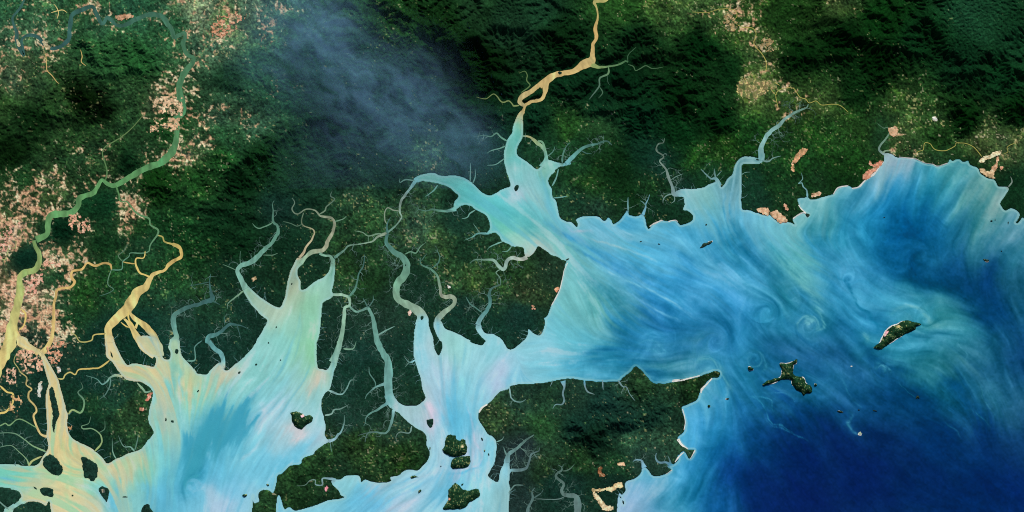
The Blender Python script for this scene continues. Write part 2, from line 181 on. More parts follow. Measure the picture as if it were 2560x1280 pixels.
 ('long curved creek at the foot of the wooded ridge',['155,195,205','115,160,165','80,115,115'],'m',[('C','1180,752,26 1225,735,18 1250,700,14'),('E','0,688,12 25,620,8 28,560,3')]),
 ('short creek south of the wooded ridge foot',['100,140,145'],'',[('C','1190,768,6 1200,830,3')]),
 ('small creek east of the southern strait',['130,180,185','95,130,130'],'',[('E','1155,760,10 1200,740,6 1215,715,3')]),
 ('creek west of the long tidal river head',['125,170,155','95,135,125'],'m',[('E','20,65,14 90,65,9 115,10,4')]),
 ('looped creek on the wooded southern shore',['140,180,190','120,155,160','80,110,105'],'',[('C','1230,1042,20 1180,1030,14 1132,1032,10 1130,1078,10 1080,1075,7 1080,1042,6 1040,1045,5 1000,1080,4 940,1085,3')]),
 ('yellow winding creek crossing the delta',['190,190,130','205,185,120','195,180,115'],'',[('A','432,288,12 470,288,9 485,260,9 520,240,9 560,257,9 585,222,9 670,212,11 740,205,11 815,152,13')]),
 ('green creek curling west of the delta trunk',['170,185,130','120,165,130','90,130,115','75,105,95'],'',[('A','510,552,14 540,520,12 600,540,12 625,490,12 620,440,12 580,390,9 615,355,6 600,310,3')]),
 ('green creek curling into the delta from the east',['160,180,125','120,160,130','95,135,120'],'',[('A','705,828,14 755,770,10 755,720,10 735,690,8 685,660,8 620,660,8 610,640,6 660,620,4 675,570,2')]),
 ('faint fork of the green creek',['85,125,110'],'',[('A','735,690,6 780,660,5 780,600,3')]),
 ('blue creek leaving the yellow channel',['160,185,150','100,150,150','80,125,120'],'m',[('A','912,272,20 860,262,16 820,280,13 795,310,12 760,330,9 720,290,6 640,265,3')]),
 ('blue creek running south in the delta',['100,145,145','75,110,110'],'m',[('A','825,285,12 815,350,8 780,410,8 740,440,3')]),
 ('forked creek at the delta shore',['130,180,170','80,115,110'],'',[('A','865,885,10 840,830,7 835,730,3')]),
 ('second forked creek at the delta shore',['125,175,170','80,115,110'],'m',[('A','1000,828,14 970,795,8 920,790,7 880,710,3')]),
 ('short creek beside the delta shore fork',['90,130,125'],'',[('A','1000,828,9 1020,760,7 1030,700,4')]),
 ('creek beside the red bare patch',['150,185,160','110,155,145'],'',[('A','1020,318,12 1060,360,14 1085,388,12 1125,378,14')]),
 ('yellow winding creek west of the delta trunk',['225,200,135','205,185,120','180,165,110','120,130,90'],'',[('A','350,718,24 310,705,14 280,660,14 250,570,13 272,530,12 260,490,12 215,440,12 215,390,12 235,365,10 195,330,9 200,280,9 155,240,7 130,200,6 105,160,6 120,110,5 170,60,4')]),
 ('green creek at the left edge',['120,160,120','120,160,125'],'',[('A','275,655,8 180,600,7 130,590,7 70,635,8 40,620,8 0,638,9 -60,640,8')]),
 ('thin creek at the left edge below the green creek',['140,180,140','90,130,120'],'m',[('A','340,830,14 240,785,8 190,745,8 120,700,7 50,690,6 -20,695,5')]),
 ('second thin creek at the left edge',['150,185,145','90,130,120'],'m',[('A','215,938,14 200,890,6 140,830,5 80,785,6 -10,800,6')]),
 ('short creek joining the delta trunk',['175,185,135'],'',[('A','215,938,14 240,900,12 310,866,12')]),
 ('thin cut across the long delta island',['190,180,130'],'',[('A','368,447,7 385,432,6 415,424,7')]),
 ('blue channel at the lower left corner',['140,195,195','110,155,160'],'',[('A','195,1180,30 110,1235,26 60,1268,26 20,1300,26'),('W','-40,1330,9')]),
 ('thin creek at the lower left corner',['110,150,150'],'',[('A','-30,1180,10 65,1262,9')]),
 ('small yellow creek west of the braids',['200,185,120','150,160,110'],'',[('B','785,1215,11 700,1225,9 680,1265,9 600,1275,9 560,1225,7 530,1205,6 550,1170,3')]),
 ('pale looping stream in the pink fields',['175,195,130','120,150,100'],'',[('B','-20,625,12 35,665,12 65,580,10 55,550,10 80,560,9 110,580,9 120,530,8 90,525,4')]),
 ('thin green tributary from the northern farmland',['90,130,90','95,120,80'],'',[('Q1','528,902,6 535,850,6 515,750,5 600,690,5 660,640,4 720,570,3')]),
 ('faint green stream beneath the smoke',['70,110,80'],'',[('Q2','75,140,3 90,60,4 120,45,3')]),

 ('pale stream crossing the valley town from the west',['205,190,120'],'',[('K','440,62,11 500,75,11 545,62,10 600,38,10 645,12,9')]),
 ('pale stream in the western part of the valley town',['215,185,130'],'',[('K','468,-20,9 485,20,10 500,72,9 520,100,8')]),
 ('pale stream along the southern rim of the valley town',['225,190,135'],'',[('K','515,132,10 560,118,10 595,92,9 640,62,8')]),
 ('pale stream linking the valley town to the hills',['170,170,95'],'',[('K','700,110,8 705,150,7 715,190,6 718,215,5')]),
 ('short pale stream east of the valley town',['185,180,105'],'',[('K','655,40,8 690,20,8 730,40,7')]),
 ('pale stream south of the looped upper left river',['205,185,125','190,165,115'],'',[('M','340,400,9 345,450,10 350,520,12 385,560,12 415,600,10 440,625,6')]),
 ('pale branching stream between the upper left river loops',['215,200,140'],'',[('M','380,95,8 430,80,12 470,75,10 500,95,6')]),
 ('second pale branching stream between the upper left river loops',['215,200,140'],'',[('M','400,30,7 425,60,10 435,100,10 425,140,7')]),
 ('short yellow stream south of the upper left river',['205,180,120'],'',[('M','600,370,8 612,420,10 605,460,10 640,490,6')]),
 ('green stream winding through the pale farmland',['110,140,100','95,130,95'],'',[('Q1','975,285,7 1010,270,7 1030,230,7 1070,205,7 1110,185,6 1150,150,5')]),
]

# islands: (label, shore kind, path or (sheet,x,y,rx,ry,angle))
ISLANDS = [
 ('dark oval mangrove island shaped like a lens in the lower left delta','mangrove',('A','375,850 420,880 465,950 460,985 430,1008 370,985 330,945 318,900 340,865')),
 ('dark leaf-shaped delta island with a ragged eastern edge','mangrove',('A','605,870 650,880 720,925 728,960 722,1020 690,1052 660,1030 625,1020 618,970 610,920')),
 ('dark drop-shaped delta island with a mottled centre','mangrove',('A','733,1105 760,1090 812,1110 810,1150 795,1205 765,1170 740,1130')),
 ('dark rounded-rectangle delta island in the yellow water','mangrove',('A','295,1110 330,1097 385,1105 397,1125 392,1165 350,1160 310,1145')),
 ('tiny dark islet just west of the rounded-rectangle delta island','mangrove',('A','250,1090 270,1100 275,1112 258,1105')),
 ('tiny dark islet in the turbid water at the bottom of the delta','mangrove',('A',540,1156,8,6,0)),
 ('thin dark sliver islet east of the drop-shaped delta island','mangrove',('A',930,1168,18,5,0)),
 ('small dark upright islet off the delta shore','mangrove',('A',1235,590,7,15,0)),
 ('half-round dark island cut by the bottom edge of the view','mangrove',('A','1050,1290 1055,1262 1075,1227 1105,1222 1120,1250 1140,1290')),
 ('long thin island splitting the delta trunk in two','mangrove',('A','380,348 405,375 415,430 440,540 425,600 410,640 402,688 388,640 392,560 378,470 365,400')),
 ('small dark sliver island inside the yellow channel','mangrove',('A','820,82 832,100 840,130 826,120')),
 ('heart-shaped dark green island in the western bay','forest',('C','900,560 895,540 925,530 960,540 985,548 1005,566 1040,558 1062,578 1050,605 1010,635 970,665 925,640 905,600')),
 ('small dark islet at the mouth of the slate tidal river','mangrove',('C',46,85,14,18,20)),
 ('tiny dark islet west of the dark deep patch','mangrove',('C',205,380,12,5,-45)),
 ('tiny dark islet off the mangrove coast of the western bay','mangrove',('C',638,182,9,7,-30)),
 ('tiny slanted islet near the northern shore of the western bay','mangrove',('C',513,242,12,7,-45)),
 ('tiny islet in the middle of the western bay head','mangrove',('C',820,148,6,5,0)),
 ('tiny islet close to the head of the western bay','mangrove',('C',730,20,6,6,0)),
 ('tiny ragged islet at the delta front','mangrove',('C',15,605,12,9,20)),
 ('small dark islet off the rocky western cape','forest',('C',725,1077,11,7,30)),
 ('small dark islet near the bottom of the western bay','forest',('C',553,1156,15,10,-10)),
 ('narrow dark islet inside the estuary head','mangrove',('D',904,843,5,9,20)),
 ('tiny dark islet in the elbow estuary mouth','mangrove',('D',787,1167,5,8,30)),
 ('small triangular mangrove island at the strait entrance','mangrove',('E','635,600 660,590 690,590 680,648 655,645')),
 ('large rounded forested island with pale clearings in the southern strait','forest',('E','775,745 790,715 810,705 850,710 860,735 885,748 900,738 925,745 932,775 942,800 930,845 880,865 840,870 780,850 757,820 770,790')),
 ('smaller forested island just south of the large rounded one','forest',('E','830,890 870,870 900,865 962,865 958,925 930,950 850,958 820,945')),
 ('large ragged forested island at the bottom of the southern strait','forest',('E','800,1120 830,1085 850,1060 880,1080 900,1105 950,1120 1020,1105 1035,1150 1030,1165 960,1210 930,1245 880,1258 830,1260 780,1265 758,1250 780,1225 800,1180')),
 ('dark curved islet in the streaky southern channel','forest',('E','518,1018 545,1008 560,1012 582,1024 565,1020 545,1025 525,1030')),
 ('slanted dark islet south of the curved islet','forest',('E',588,1125,17,9,-50)),
 ('tiny dark islet by the wooded western shore of the strait','forest',('E',664,806,5,12,10)),
 ('tiny dark islet north of the large ragged island','forest',('E',905,1075,10,5,-30)),
 ('tiny round dark islet east of the large rounded island','forest',('E',1070,824,6,8,0)),
 ('tiny crescent islet in the eastern strait','forest',('E',1101,852,5,9,-20)),
 ('tiny slanted islet at the north end of the eastern strait','forest',('E',1052,737,5,12,-35)),
 ('tiny dot islet in the strait channel','forest',('E',745,938,5,4,0)),
 ('small dark islet at the bend of the central channel','mangrove',('F','592,1090 605,1080 617,1088 613,1105 600,1112')),
 ('tiny dark islet inside the S-shaped channel','mangrove',('F',482,704,5,7,0)),
 ('dark oval islet in the upper estuary with a pale mud rim','mangrove',('H','22,130 35,110 52,108 58,125 45,150 28,152')),
 ('tiny rocky spur islet off the muddy point','rock',('H','405,664 425,652 433,655 425,664 412,670')),
 ('tiny rock pair western one in the turbid sea below the bay','rock',('H',965,529,9,4,-10)),
 ('tiny rock in the turbid sea further east below the bay','rock',('H',1100,548,10,4,10)),
 ('small dark islet within the tan river','mangrove',('J','345,540 358,530 378,538 376,550 358,556')),
 ('long dark river island enclosed by two tan arms','hill',('J','80,745 130,715 190,668 215,648 232,670 236,700 208,732 150,742 112,762 90,762')),
 ('tiny dark islet in the grey-blue river bend','mangrove',('K',565,592,11,6,20)),
 ('tiny rock cluster in the milky swirls of the central sea','rock',('K',182,1077,9,6,-30)),
 ('long ragged rocky islet in the central sea','rock',('K','135,1252 150,1228 160,1215 185,1210 210,1200 232,1198 215,1215 195,1230 175,1242 150,1248')),
 ('tiny dark triangular rock at the end of the sand spit','rock',('K','922,1000 932,992 955,1003 935,1022')),
 ('pair-like tiny rock in the open eastern bay','rock',('L',240,873,9,4,-20)),
 ('small dark rock off the eastern cape','rock',('L',1038,900,10,6,0)),
 ('tiny narrow rock beside the eastern cape peninsula','rock',('L',1162,915,5,11,0)),
 ('tiny rock just northeast of the small dark rock','rock',('L',1066,892,5,4,0)),
 ('tiny rock at the far right sea','rock',('L',1112,1125,6,4,20)),
 ('small rock group islet at the right edge sea','rock',('L','985,1195 998,1185 1020,1192 1018,1203 1000,1205')),
 ('small round green islet east of the peninsula tip','forest_beach',('N',513,658,21,13,10)),
 ('three-armed dark green island with white coves','forest_beach',('N','730,622 780,620 830,605 845,592 860,585 864,600 853,622 832,635 830,690 850,715 905,725 925,765 965,790 975,820 960,838 930,845 908,860 885,835 850,815 820,775 815,745 780,738 735,745 680,768 610,785 605,772 640,748 700,730 735,720 745,680')),
 ('tiny green islet beside the three-armed island','forest_beach',('N',997,780,11,9,0)),
 ('tiny dark islet southeast of the three-armed island','rock',('N',1180,980,21,7,10)),
 ('small round islet south of the peninsula tip','forest_beach',('N',205,938,11,10,0)),
 ('tiny pale-ringed islet in the milky plume','rock',('N',340,885,14,6,-10)),
 ('tiny white-capped rock near the middle of the open sea','sand',('Q8',418,550,4,3,0)),
 ('long spindle-shaped green island with a white northern beach','forest_beach',('Q8','527,458 545,440 560,430 575,400 590,375 620,350 645,342 670,326 700,321 725,328 750,332 766,342 745,352 738,368 715,378 690,388 665,402 650,410 620,430 590,450 565,468 540,465')),
 ('small dark crescent islet in the dark blue open sea','rock',('Q8','738,715 745,698 755,702 757,714 748,710')),
 ('small bright sandy islet ringed by shallow water','sand',('Q8',460,888,9,8,0)),
 ('tiny dark islet west of the bright sandy islet','rock',('Q8',358,777,14,5,5)),
 ('tiny islet at the upper right of the deep water','rock',('Q8','1075,18 1085,14 1105,24 1092,30')),
 ('thin pale reef in the deep blue water north of the sandy islet','rock',('Q8',535,774,12,3,10)),
 ('tiny reef point west of the thin pale reef','rock',('Q8',455,770,5,3,0)),
]

# bright patches of bare land: (name, category, label, colour, raggedness, path)
PATCHES = [
 ('sand_flat','sand flat','long cream-white sand strip behind the eastern bay','245,225,180',2,('L','940,462 955,445 1010,412 1070,388 1110,378 1125,388 1090,405 1040,425 1000,445 960,465 945,472')),
 ('sand_flat','sand flat','orange-cream sand flat by the right-hand bay shore','235,195,150',3,('L','955,515 980,512 1010,530 1055,525 1050,555 1062,582 1020,572 990,555 960,540')),
 ('bare_field','bare field','thin reddish strip running north of the right-hand sand flat','200,150,112',5,('L','1035,500 1060,480 1085,430 1092,440 1075,490 1060,520 1035,515')),
 ('bare_field','bare field','small tan square field east of the right-hand sand flat','220,160,125',3,('L','1100,495 1120,490 1125,512 1102,515')),
 ('quarry','quarry','tan round clearing beside the grey river hook','225,180,140',4,('L','275,210 310,200 345,215 335,260 300,270 280,245')),
 ('sand_flat','sand flat','small white patch in the eastern farmland','245,240,215',2,('L','598,130 618,122 635,150 622,160 605,148')),
 ('bare_field','bare field','orange bare field strip along the eastern beach','225,150,120',4,('L','130,450 145,475 180,470 235,442 240,455 200,500 160,545 100,590 80,570 120,525 165,500 130,480')),
 ('sand_flat','sand flat','large cream-pink sand flat on the southern headland shore','240,190,150',3,('K','665,990 700,975 730,985 770,1020 785,1050 740,1058 715,1050 690,1025 668,1008')),
 ('sand_flat','sand flat','smaller pink sand flat west of the large headland one','235,185,145',4,('K','552,965 580,955 650,962 648,1000 620,1008 580,985')),
 ('bare_field','bare field','orange curved scar in the headland forest','230,170,125',4,('K','900,515 940,518 915,550 880,575 850,610 830,640 845,690 820,670 820,620 840,565 870,535')),
 ('sand_flat','sand flat','pink strip behind the eastern headland bay','235,180,145',4,('K','965,862 1010,835 1048,840 1035,858 990,866')),
 ('bare_field','bare field','pink patch inland of the eastern headland','225,165,135',4,('K','755,935 790,925 790,975 765,950')),
 ('town','town','gridded olive-tan valley town hemmed by dark forest','132,136,82',6,('K','440,0 640,0 690,20 700,60 640,70 600,110 540,135 480,130 430,120')),
 ('bare_field','bare field','red-brown patch among the northern valley farms','165,140,95',7,('Q3','1065,95 1090,65 1100,110 1130,140 1090,145')),
 ('bare_field','bare field','red-brown patch beside the valley stream','165,140,95',7,('Q3','1250,215 1275,195 1300,215 1285,250 1255,240')),
 ('sand_flat','sand flat','bright cream upper bar of the L-shaped sand working','248,215,160',3,('G','600,1108 680,1108 760,1085 800,1062 830,1062 828,1095 790,1100 745,1122 700,1112 640,1130 605,1130')),
 ('sand_flat','sand flat','bright cream hooked arm of the L-shaped sand working','250,220,175',3,('G','612,1140 640,1150 680,1200 700,1225 760,1245 755,1262 715,1272 675,1250 650,1220 625,1180')),
 ('bare_field','bare field','small pink-white clearing north of the L-shaped sand working','240,190,150',4,('G','790,915 825,908 850,935 815,940')),
 ('bare_field','bare field','thin red track-like scar on the peninsula','150,95,60',4,('G','660,930 672,935 665,985 715,1010 700,1015 655,1000')),
 ('sand_flat','sand flat','white and pink triangular bar in the left delta forest','250,235,230',2,('A','425,205 440,200 455,238 435,245')),
 ('bare_field','bare field','red bare strip on the delta shore','235,140,120',3,('A','1118,388 1132,395 1105,445 1085,455 1098,420')),
 ('bare_field','bare field','small pinkish patch inland of the delta shore strip','225,150,125',4,('A','1045,510 1065,500 1070,520 1040,530')),
 ('bare_field','bare field','orange spot beside the delta trunk','225,165,115',3,('A','515,650 535,645 538,668 520,670')),
 ('bare_field','bare field','pink ribbed ground west of the delta creek','238,178,145',8,('A','140,100 220,90 260,130 300,170 295,230 265,190 240,200 215,235 180,170 140,130')),
 ('bare_field','bare field','pink triangular field south of the river junction','235,165,130',8,('A','370,60 440,20 480,40 440,100 425,160 400,150 360,95')),
 ('town','town','pale pink river town west of the upper river bend','232,192,152',9,('M','1150,790 1190,740 1240,730 1330,760 1350,820 1290,850 1220,830')),
 ('bare_field','bare field','pink bank fields below the pale river town','218,176,136',9,('M','1130,950 1190,910 1250,900 1310,890 1320,945 1230,950 1150,975')),
 ('bare_field','bare field','long salmon bar inside the upper river bend','205,155,118',4,('M','862,125 910,112 960,108 992,125 950,140 890,152 865,140')),
 ('bare_field','bare field','round pink C-shaped clearing south of the green river','222,165,135',8,('B','525,350 620,345 660,400 620,460 570,450 540,400')),
 ('bare_field','bare field','large smooth pink field east of the left-edge river','232,165,140',9,('B','190,830 250,800 330,780 300,830 280,870 255,920 210,900')),
 ('bare_field','bare field','pink field strip north of the large smooth field','235,175,145',9,('B','310,690 380,668 450,675 440,700 370,705 320,700')),
 ('bare_field','bare field','broad salmon field at the left edge','235,170,145',9,('B','-150,480 0,480 60,450 150,410 190,400 120,470 30,540 60,580 20,640 -150,640')),
 ('bare_field','bare field','salmon-and-tan burnt ground in the smoke-edge farmland','205,145,110',9,('Q1','1060,150 1090,110 1140,90 1200,65 1225,75 1180,110 1150,150 1090,185')),
 ('bare_field','bare field','tiny pink patch on the wooded southern cape','235,150,160',2,('C','1150,1108 1165,1085 1172,1100 1160,1130')),
 ('bare_field','bare field','bright pinkish clearing west of the central channel','240,205,190',3,('F','502,1055 515,1045 525,1065 512,1078')),
 ('bare_field','bare field','orange clearing behind the muddy point coast','240,160,120',2,('H','325,885 345,868 355,878 340,905')),
 ('bare_field','bare field','reddish clearing near the little harbour creek','235,170,140',4,('H','145,995 160,1000 178,1030 158,1035')),
 ('sand_flat','sand flat','thin pale bar in the left bend of the upper left river','200,190,150',1,('M','122,290 135,300 150,340 142,350 128,325')),
 ('sand_flat','sand flat','pale bar inside the loop of the upper left river','205,190,150',1,('M','318,310 340,322 372,362 360,370 335,345')),
 ('bare_field','bare field','feathery pink tongue beside the left-edge river mouth','240,185,155',7,('A','60,235 95,215 105,270 85,320 65,280')),
 ('bare_field','bare field','tan and pink fan right of the hooked backwater','225,175,125',7,('A','100,425 165,445 120,480 95,530 75,520 98,470')),
 ('bare_field','bare field','small white and grey flecks between two delta channels','215,220,205',4,('A','285,335 305,300 312,350 296,420 285,395')),
 ('bare_field','bare field','pale clearing pair north of the estuary head','230,195,150',4,('D','610,795 635,792 638,818 615,822')),
 ('bare_field','bare field','white chip beside the farmland east of the central channels','245,238,225',3,('F','785,852 800,850 818,872 806,880')),
]

# beaches on the mainland coast: width (sheet units) and path
BEACHES = [('L','0,658,7 50,646,10 100,597,12 160,553,12 210,492,10 238,458,7'),('L','350,425,6 400,430,6 470,438,6 540,468,6 600,478,5 640,492,6 710,470,5'),
 ('H','1030,418,6 1060,398,9 1120,372,8 1130,376,5'),('H','1170,380,5 1220,370,7 1240,385,5'),
 ('K','830,1032,10 860,1008,8 900,988,8 925,992,6'),('K','870,930,5 890,958,7 925,990,6'),('K','1130,850,7 1165,802,9 1240,786,7'),
 ('Q7','1000,612,6 975,640,7 950,665,9 945,685,5'),('Q7','800,628,6 860,618,6 940,598,5'),('Q7','830,915,12 845,940,9 865,955,6 880,965,5'),('Q7','852,765,5 862,800,4 866,835,4 860,870,4'),
 ('Q7','915,972,5 900,1000,5 890,1015,3'),('Q7','815,1030,5 835,1003,6 860,980,4'),
 ('H','420,690,6 395,740,5 385,790,5 365,875,6 345,925,7 300,1005,5'),('E','1028,540,9 1050,505,12 1090,478,8'),
 ('G','1195,968,5 1150,1000,4'),('G','1200,300,6 1240,295,6 1290,300,4')]
# suspended silt colour of the water, surveyed at stations: x y r g b
WATER = """
-150 1200 135 205 185;0 1200 130 205 185;60 1190 140 210 185;130 1160 222 208 150;150 1100 226 208 148;150 950 226 202 135;-100 850 228 203 135;60 850 228 203 135;100 1000 228 203 135;170 1050 226 206 145;140 1090 228 205 145
230 1190 190 212 160;250 1230 150 210 195;170 1230 222 212 160;90 1240 225 208 150;20 1180 135 205 180;200 1150 215 210 155;70 1200 150 205 190;180 1270 225 212 165;240 1270 205 208 175;220 1120 228 205 150;270 1165 225 205 155;160 1190 215 212 155
300 1200 130 205 200;290 1250 110 185 215;350 1180 150 210 185;400 1150 140 205 205;380 1230 112 190 220;330 1150 195 208 160;310 1180 215 205 160;340 1270 150 205 205;420 1250 110 185 215
330 920 222 200 145;275 880 225 200 140;400 930 210 205 160;370 915 225 205 150;450 950 205 208 160;415 965 110 190 200;405 1000 155 205 200;440 1050 150 205 205;398 1060 140 200 195;470 1080 160 208 205
480 1000 150 210 190;480 940 190 210 155;462 975 215 208 150;520 970 160 205 185;545 945 218 205 170;560 1000 150 210 210;430 1110 130 198 210;440 900 170 205 165;445 930 130 195 190;500 950 150 205 195;430 1180 105 185 210
540 1080 78 162 188;500 1130 76 160 188;580 1040 84 170 195;620 1035 84 167 191;480 1170 72 160 192;560 1110 82 168 195;510 1090 80 165 190;470 1200 70 155 190
600 1120 105 188 215;640 1095 150 208 222;590 1140 150 205 220;560 1180 115 192 220;530 1240 195 205 222;555 1265 190 200 222;620 1240 160 205 225;640 1180 130 200 225;680 1150 125 198 225;500 1260 130 195 220;580 1220 130 195 225;520 1200 100 180 212
600 960 158 210 208;650 920 150 210 205;700 860 152 210 202;740 800 170 214 195;770 820 155 208 178;785 880 150 208 165;770 920 155 208 185
700 780 185 208 185;800 720 165 205 185;690 960 150 208 215;740 950 165 210 205;780 950 210 205 185;790 930 205 205 175;655 1050 190 208 220;660 890 165 210 205;730 720 165 180 150;740 740 165 195 165;820 660 125 170 150;770 760 150 200 165;715 690 155 175 150;620 720 135 175 150;660 765 165 190 165
740 1090 222 205 205;700 1120 175 210 222;800 1060 170 212 218;790 1000 165 210 208;700 1020 175 208 222;760 1020 155 208 212;805 1090 205 205 218;830 940 160 200 185;850 880 140 190 175;835 920 150 195 182;720 1180 109 190 220;760 1130 129 197 221;800 1110 165 205 220
1050 900 158 210 225;1045 830 150 205 215;1080 860 190 208 215;1110 920 190 208 225;1180 900 172 215 225;1100 1000 178 205 225;1130 1010 111 191 221;1160 960 150 210 225;1200 960 165 210 225;1150 880 165 212 210;1120 860 160 205 200
1075 1040 218 200 215;1070 1000 190 205 215;1060 1020 210 203 215;1040 1020 165 200 205;1100 1100 170 208 225;1190 1100 195 208 225;1175 1150 215 205 225;1210 1150 139 204 224;1220 1080 129 199 214;1150 1175 104 187 219;1060 1180 180 208 225;1000 1220 165 208 225;900 1230 114 187 219;950 1250 119 189 224;1000 1270 190 205 225;870 1205 150 205 215;1220 1230 165 215 225;1200 1200 150 205 225;1100 1200 119 189 221;1120 1060 107 187 219;1170 1050 109 187 217;1180 1020 150 205 225;1070 1140 160 205 222;1110 1150 185 210 222;960 1205 190 208 222;900 1190 165 208 218;1080 1240 170 210 228;1130 1040 109 189 221;1260 1250 150 185 190
1250 920 198 202 225;1240 880 150 205 215;1030 1000 185 200 205;1300 900 165 208 225;1320 870 150 205 218;1280 950 150 205 225;1250 960 190 200 225;960 980 120 175 175;1350 920 139 204 221;1400 940 114 189 214
1290 330 111 189 184;1300 300 150 190 149;1290 400 103 186 187;1270 380 130 190 169;1300 440 118 195 195;1295 430 190 200 199;1340 440 165 200 204;1300 495 205 200 214;1310 520 96 187 192;1325 565 87 175 182;1360 540 119 192 200;1250 500 116 202 206;1270 530 91 182 191;1180 480 116 203 203;1090 440 150 200 185;1060 445 130 190 180;1110 460 111 192 185;1260 560 113 197 178;1320 605 170 205 194;1380 600 93 178 181;1410 565 165 195 214;1385 410 123 188 175;1355 440 100 182 190;1380 480 115 187 196;1400 620 125 189 183;1290 590 165 205 189;1340 500 165 200 199;1240 540 113 197 188;1400 540 132 193 199;1365 420 150 185 159;1340 620 205 195 179;1375 615 195 195 189;1420 400 110 170 179
1450 600 105 184 203;1500 580 138 189 212;1550 560 84 171 214;1600 620 81 171 214;1700 590 75 164 210;1780 530 118 184 200;1730 490 147 189 192;1770 490 143 189 186;1820 500 143 187 200;1850 530 112 179 207;1800 600 72 159 203;1870 640 60 141 194;1930 590 125 189 204;1950 650 88 167 194;2000 570 130 184 186;2060 560 80 154 176;2050 620 52 137 187;1550 600 114 184 204;1600 560 90 174 211;1650 560 110 179 203;1500 550 108 184 212;1600 590 129 184 204;1840 440 116 159 171;1880 400 115 154 164;1900 560 126 189 207;1810 540 81 159 196;1750 560 122 189 209;1700 640 105 179 211
1430 660 133 194 197;1430 750 127 191 194;1500 700 111 181 194;1530 660 71 154 207;1560 690 109 181 209;1500 780 112 178 179;1560 740 77 151 181;1600 710 67 149 197;1650 650 92 177 217;1680 690 57 144 204;1740 680 60 149 207;1760 720 90 171 217;1420 840 124 199 214;1370 880 155 205 222;1480 850 91 167 189;1560 830 48 118 174;1620 800 42 108 174;1680 780 49 124 191;1600 870 51 127 184;1680 870 62 125 169;1740 840 48 112 174;1460 880 114 191 211;1450 925 87 174 207;1540 925 71 151 191;1640 930 42 112 170;1700 910 80 140 171;1750 900 94 159 187;1450 800 119 184 189;1650 740 61 144 204;1700 760 84 167 217;1730 790 69 149 207;1550 790 80 145 174;1540 880 59 139 184;1700 820 45 108 169
1820 750 66 149 209;1790 680 105 177 211;1850 820 54 134 194;1880 700 92 171 214;1840 660 62 147 197;1900 750 52 122 174;1950 720 68 141 181;1980 780 58 137 189;1900 860 38 92 149;1830 900 58 128 174;1870 960 48 115 170;1800 1000 57 137 189;1750 1000 84 164 204;1750 970 94 174 204;1760 1060 59 149 207;1800 1080 47 127 189;1720 1100 94 181 219;1740 1150 59 147 204;1850 1040 32 95 158;1900 1000 38 98 158;1800 1130 28 92 165;1900 1100 14 58 120;1850 1180 14 50 122;1750 1200 42 112 175;1700 1180 64 149 199;1620 1180 99 179 209;1580 1240 144 179 211;1680 1240 69 147 189;1780 1250 28 80 155;1900 1200 10 36 100;1950 1100 10 46 105;2000 1050 10 50 110;1980 870 40 92 149;2020 960 46 108 165;1930 800 70 154 204;1850 720 85 167 214;1780 840 52 118 177;1800 870 52 115 174;1840 860 59 139 199;1640 1220 109 164 194;1560 1270 165 185 215;1650 1180 87 169 209;1830 960 54 127 181
2040 660 80 161 207;2000 640 118 187 184;2030 700 115 181 189;2000 600 100 174 188;2100 650 72 151 194;2100 600 55 139 188;2150 740 102 187 221;2200 740 85 174 214;2160 700 66 151 199;2200 650 32 101 161;2250 660 18 84 147;2150 560 42 124 182;2230 600 12 77 144;2250 540 14 84 151;2200 500 40 124 189;2250 470 60 149 203;2130 500 85 161 196;2060 500 118 179 186;2200 430 115 167 184;2250 410 165 174 189;2215 400 185 179 189;2240 425 120 164 174;2300 430 90 164 187;2350 450 62 146 183;2400 420 95 160 172;2450 450 115 164 163;2500 490 135 165 165;2420 520 78 137 153;2380 500 55 129 168;2400 580 50 104 147;2350 600 45 111 167;2300 560 22 89 156;2300 500 40 124 186;2470 560 82 140 159;2530 570 112 161 182;2530 640 55 111 154;2400 660 16 61 121;2480 700 12 51 111;2550 700 42 87 131;2350 700 14 65 124;2300 680 15 71 131;2270 740 75 151 184;2340 780 80 149 169;2250 780 82 167 201;2180 790 50 129 187;2150 830 48 124 181;2100 740 58 139 194;2100 820 42 99 161;2180 870 55 129 171;2280 870 65 149 189;2330 850 62 137 174;2380 830 58 127 161;2450 800 12 54 114;2440 880 52 107 149;2400 920 62 120 147;2350 925 58 122 150;2300 920 50 112 150;2200 900 22 70 128;2100 900 35 85 142;2050 880 38 88 149;2130 960 36 88 145;2160 1020 20 66 122;2200 980 14 56 112;2280 980 12 56 112;2350 1000 22 78 122;2400 970 18 72 125;2480 1000 48 102 145;2430 1040 28 78 128;2500 930 30 78 128;2560 900 22 59 117;2540 1020 45 90 138;2560 1100 18 58 112;2450 1120 8 48 105;2350 1100 6 48 105;2200 1100 8 42 98;2100 1120 8 38 98;2000 1150 6 34 95;2000 1250 8 32 95;2150 1200 6 32 92;2300 1200 6 38 95;2450 1220 4 38 95;2560 1250 6 38 100;1900 1270 10 34 100;2700 1200 6 40 100;2700 900 25 60 115;2700 600 80 129 159;2450 620 60 114 154;2280 610 25 89 151;2050 800 70 141 184;2090 780 72 159 204;2000 940 40 98 155;2320 1020 12 55 112
1700 1500 40 110 170;2200 1500 6 34 92;2700 1500 6 38 98;1000 1500 150 205 225;500 1500 170 205 222;200 1500 215 210 165
"""
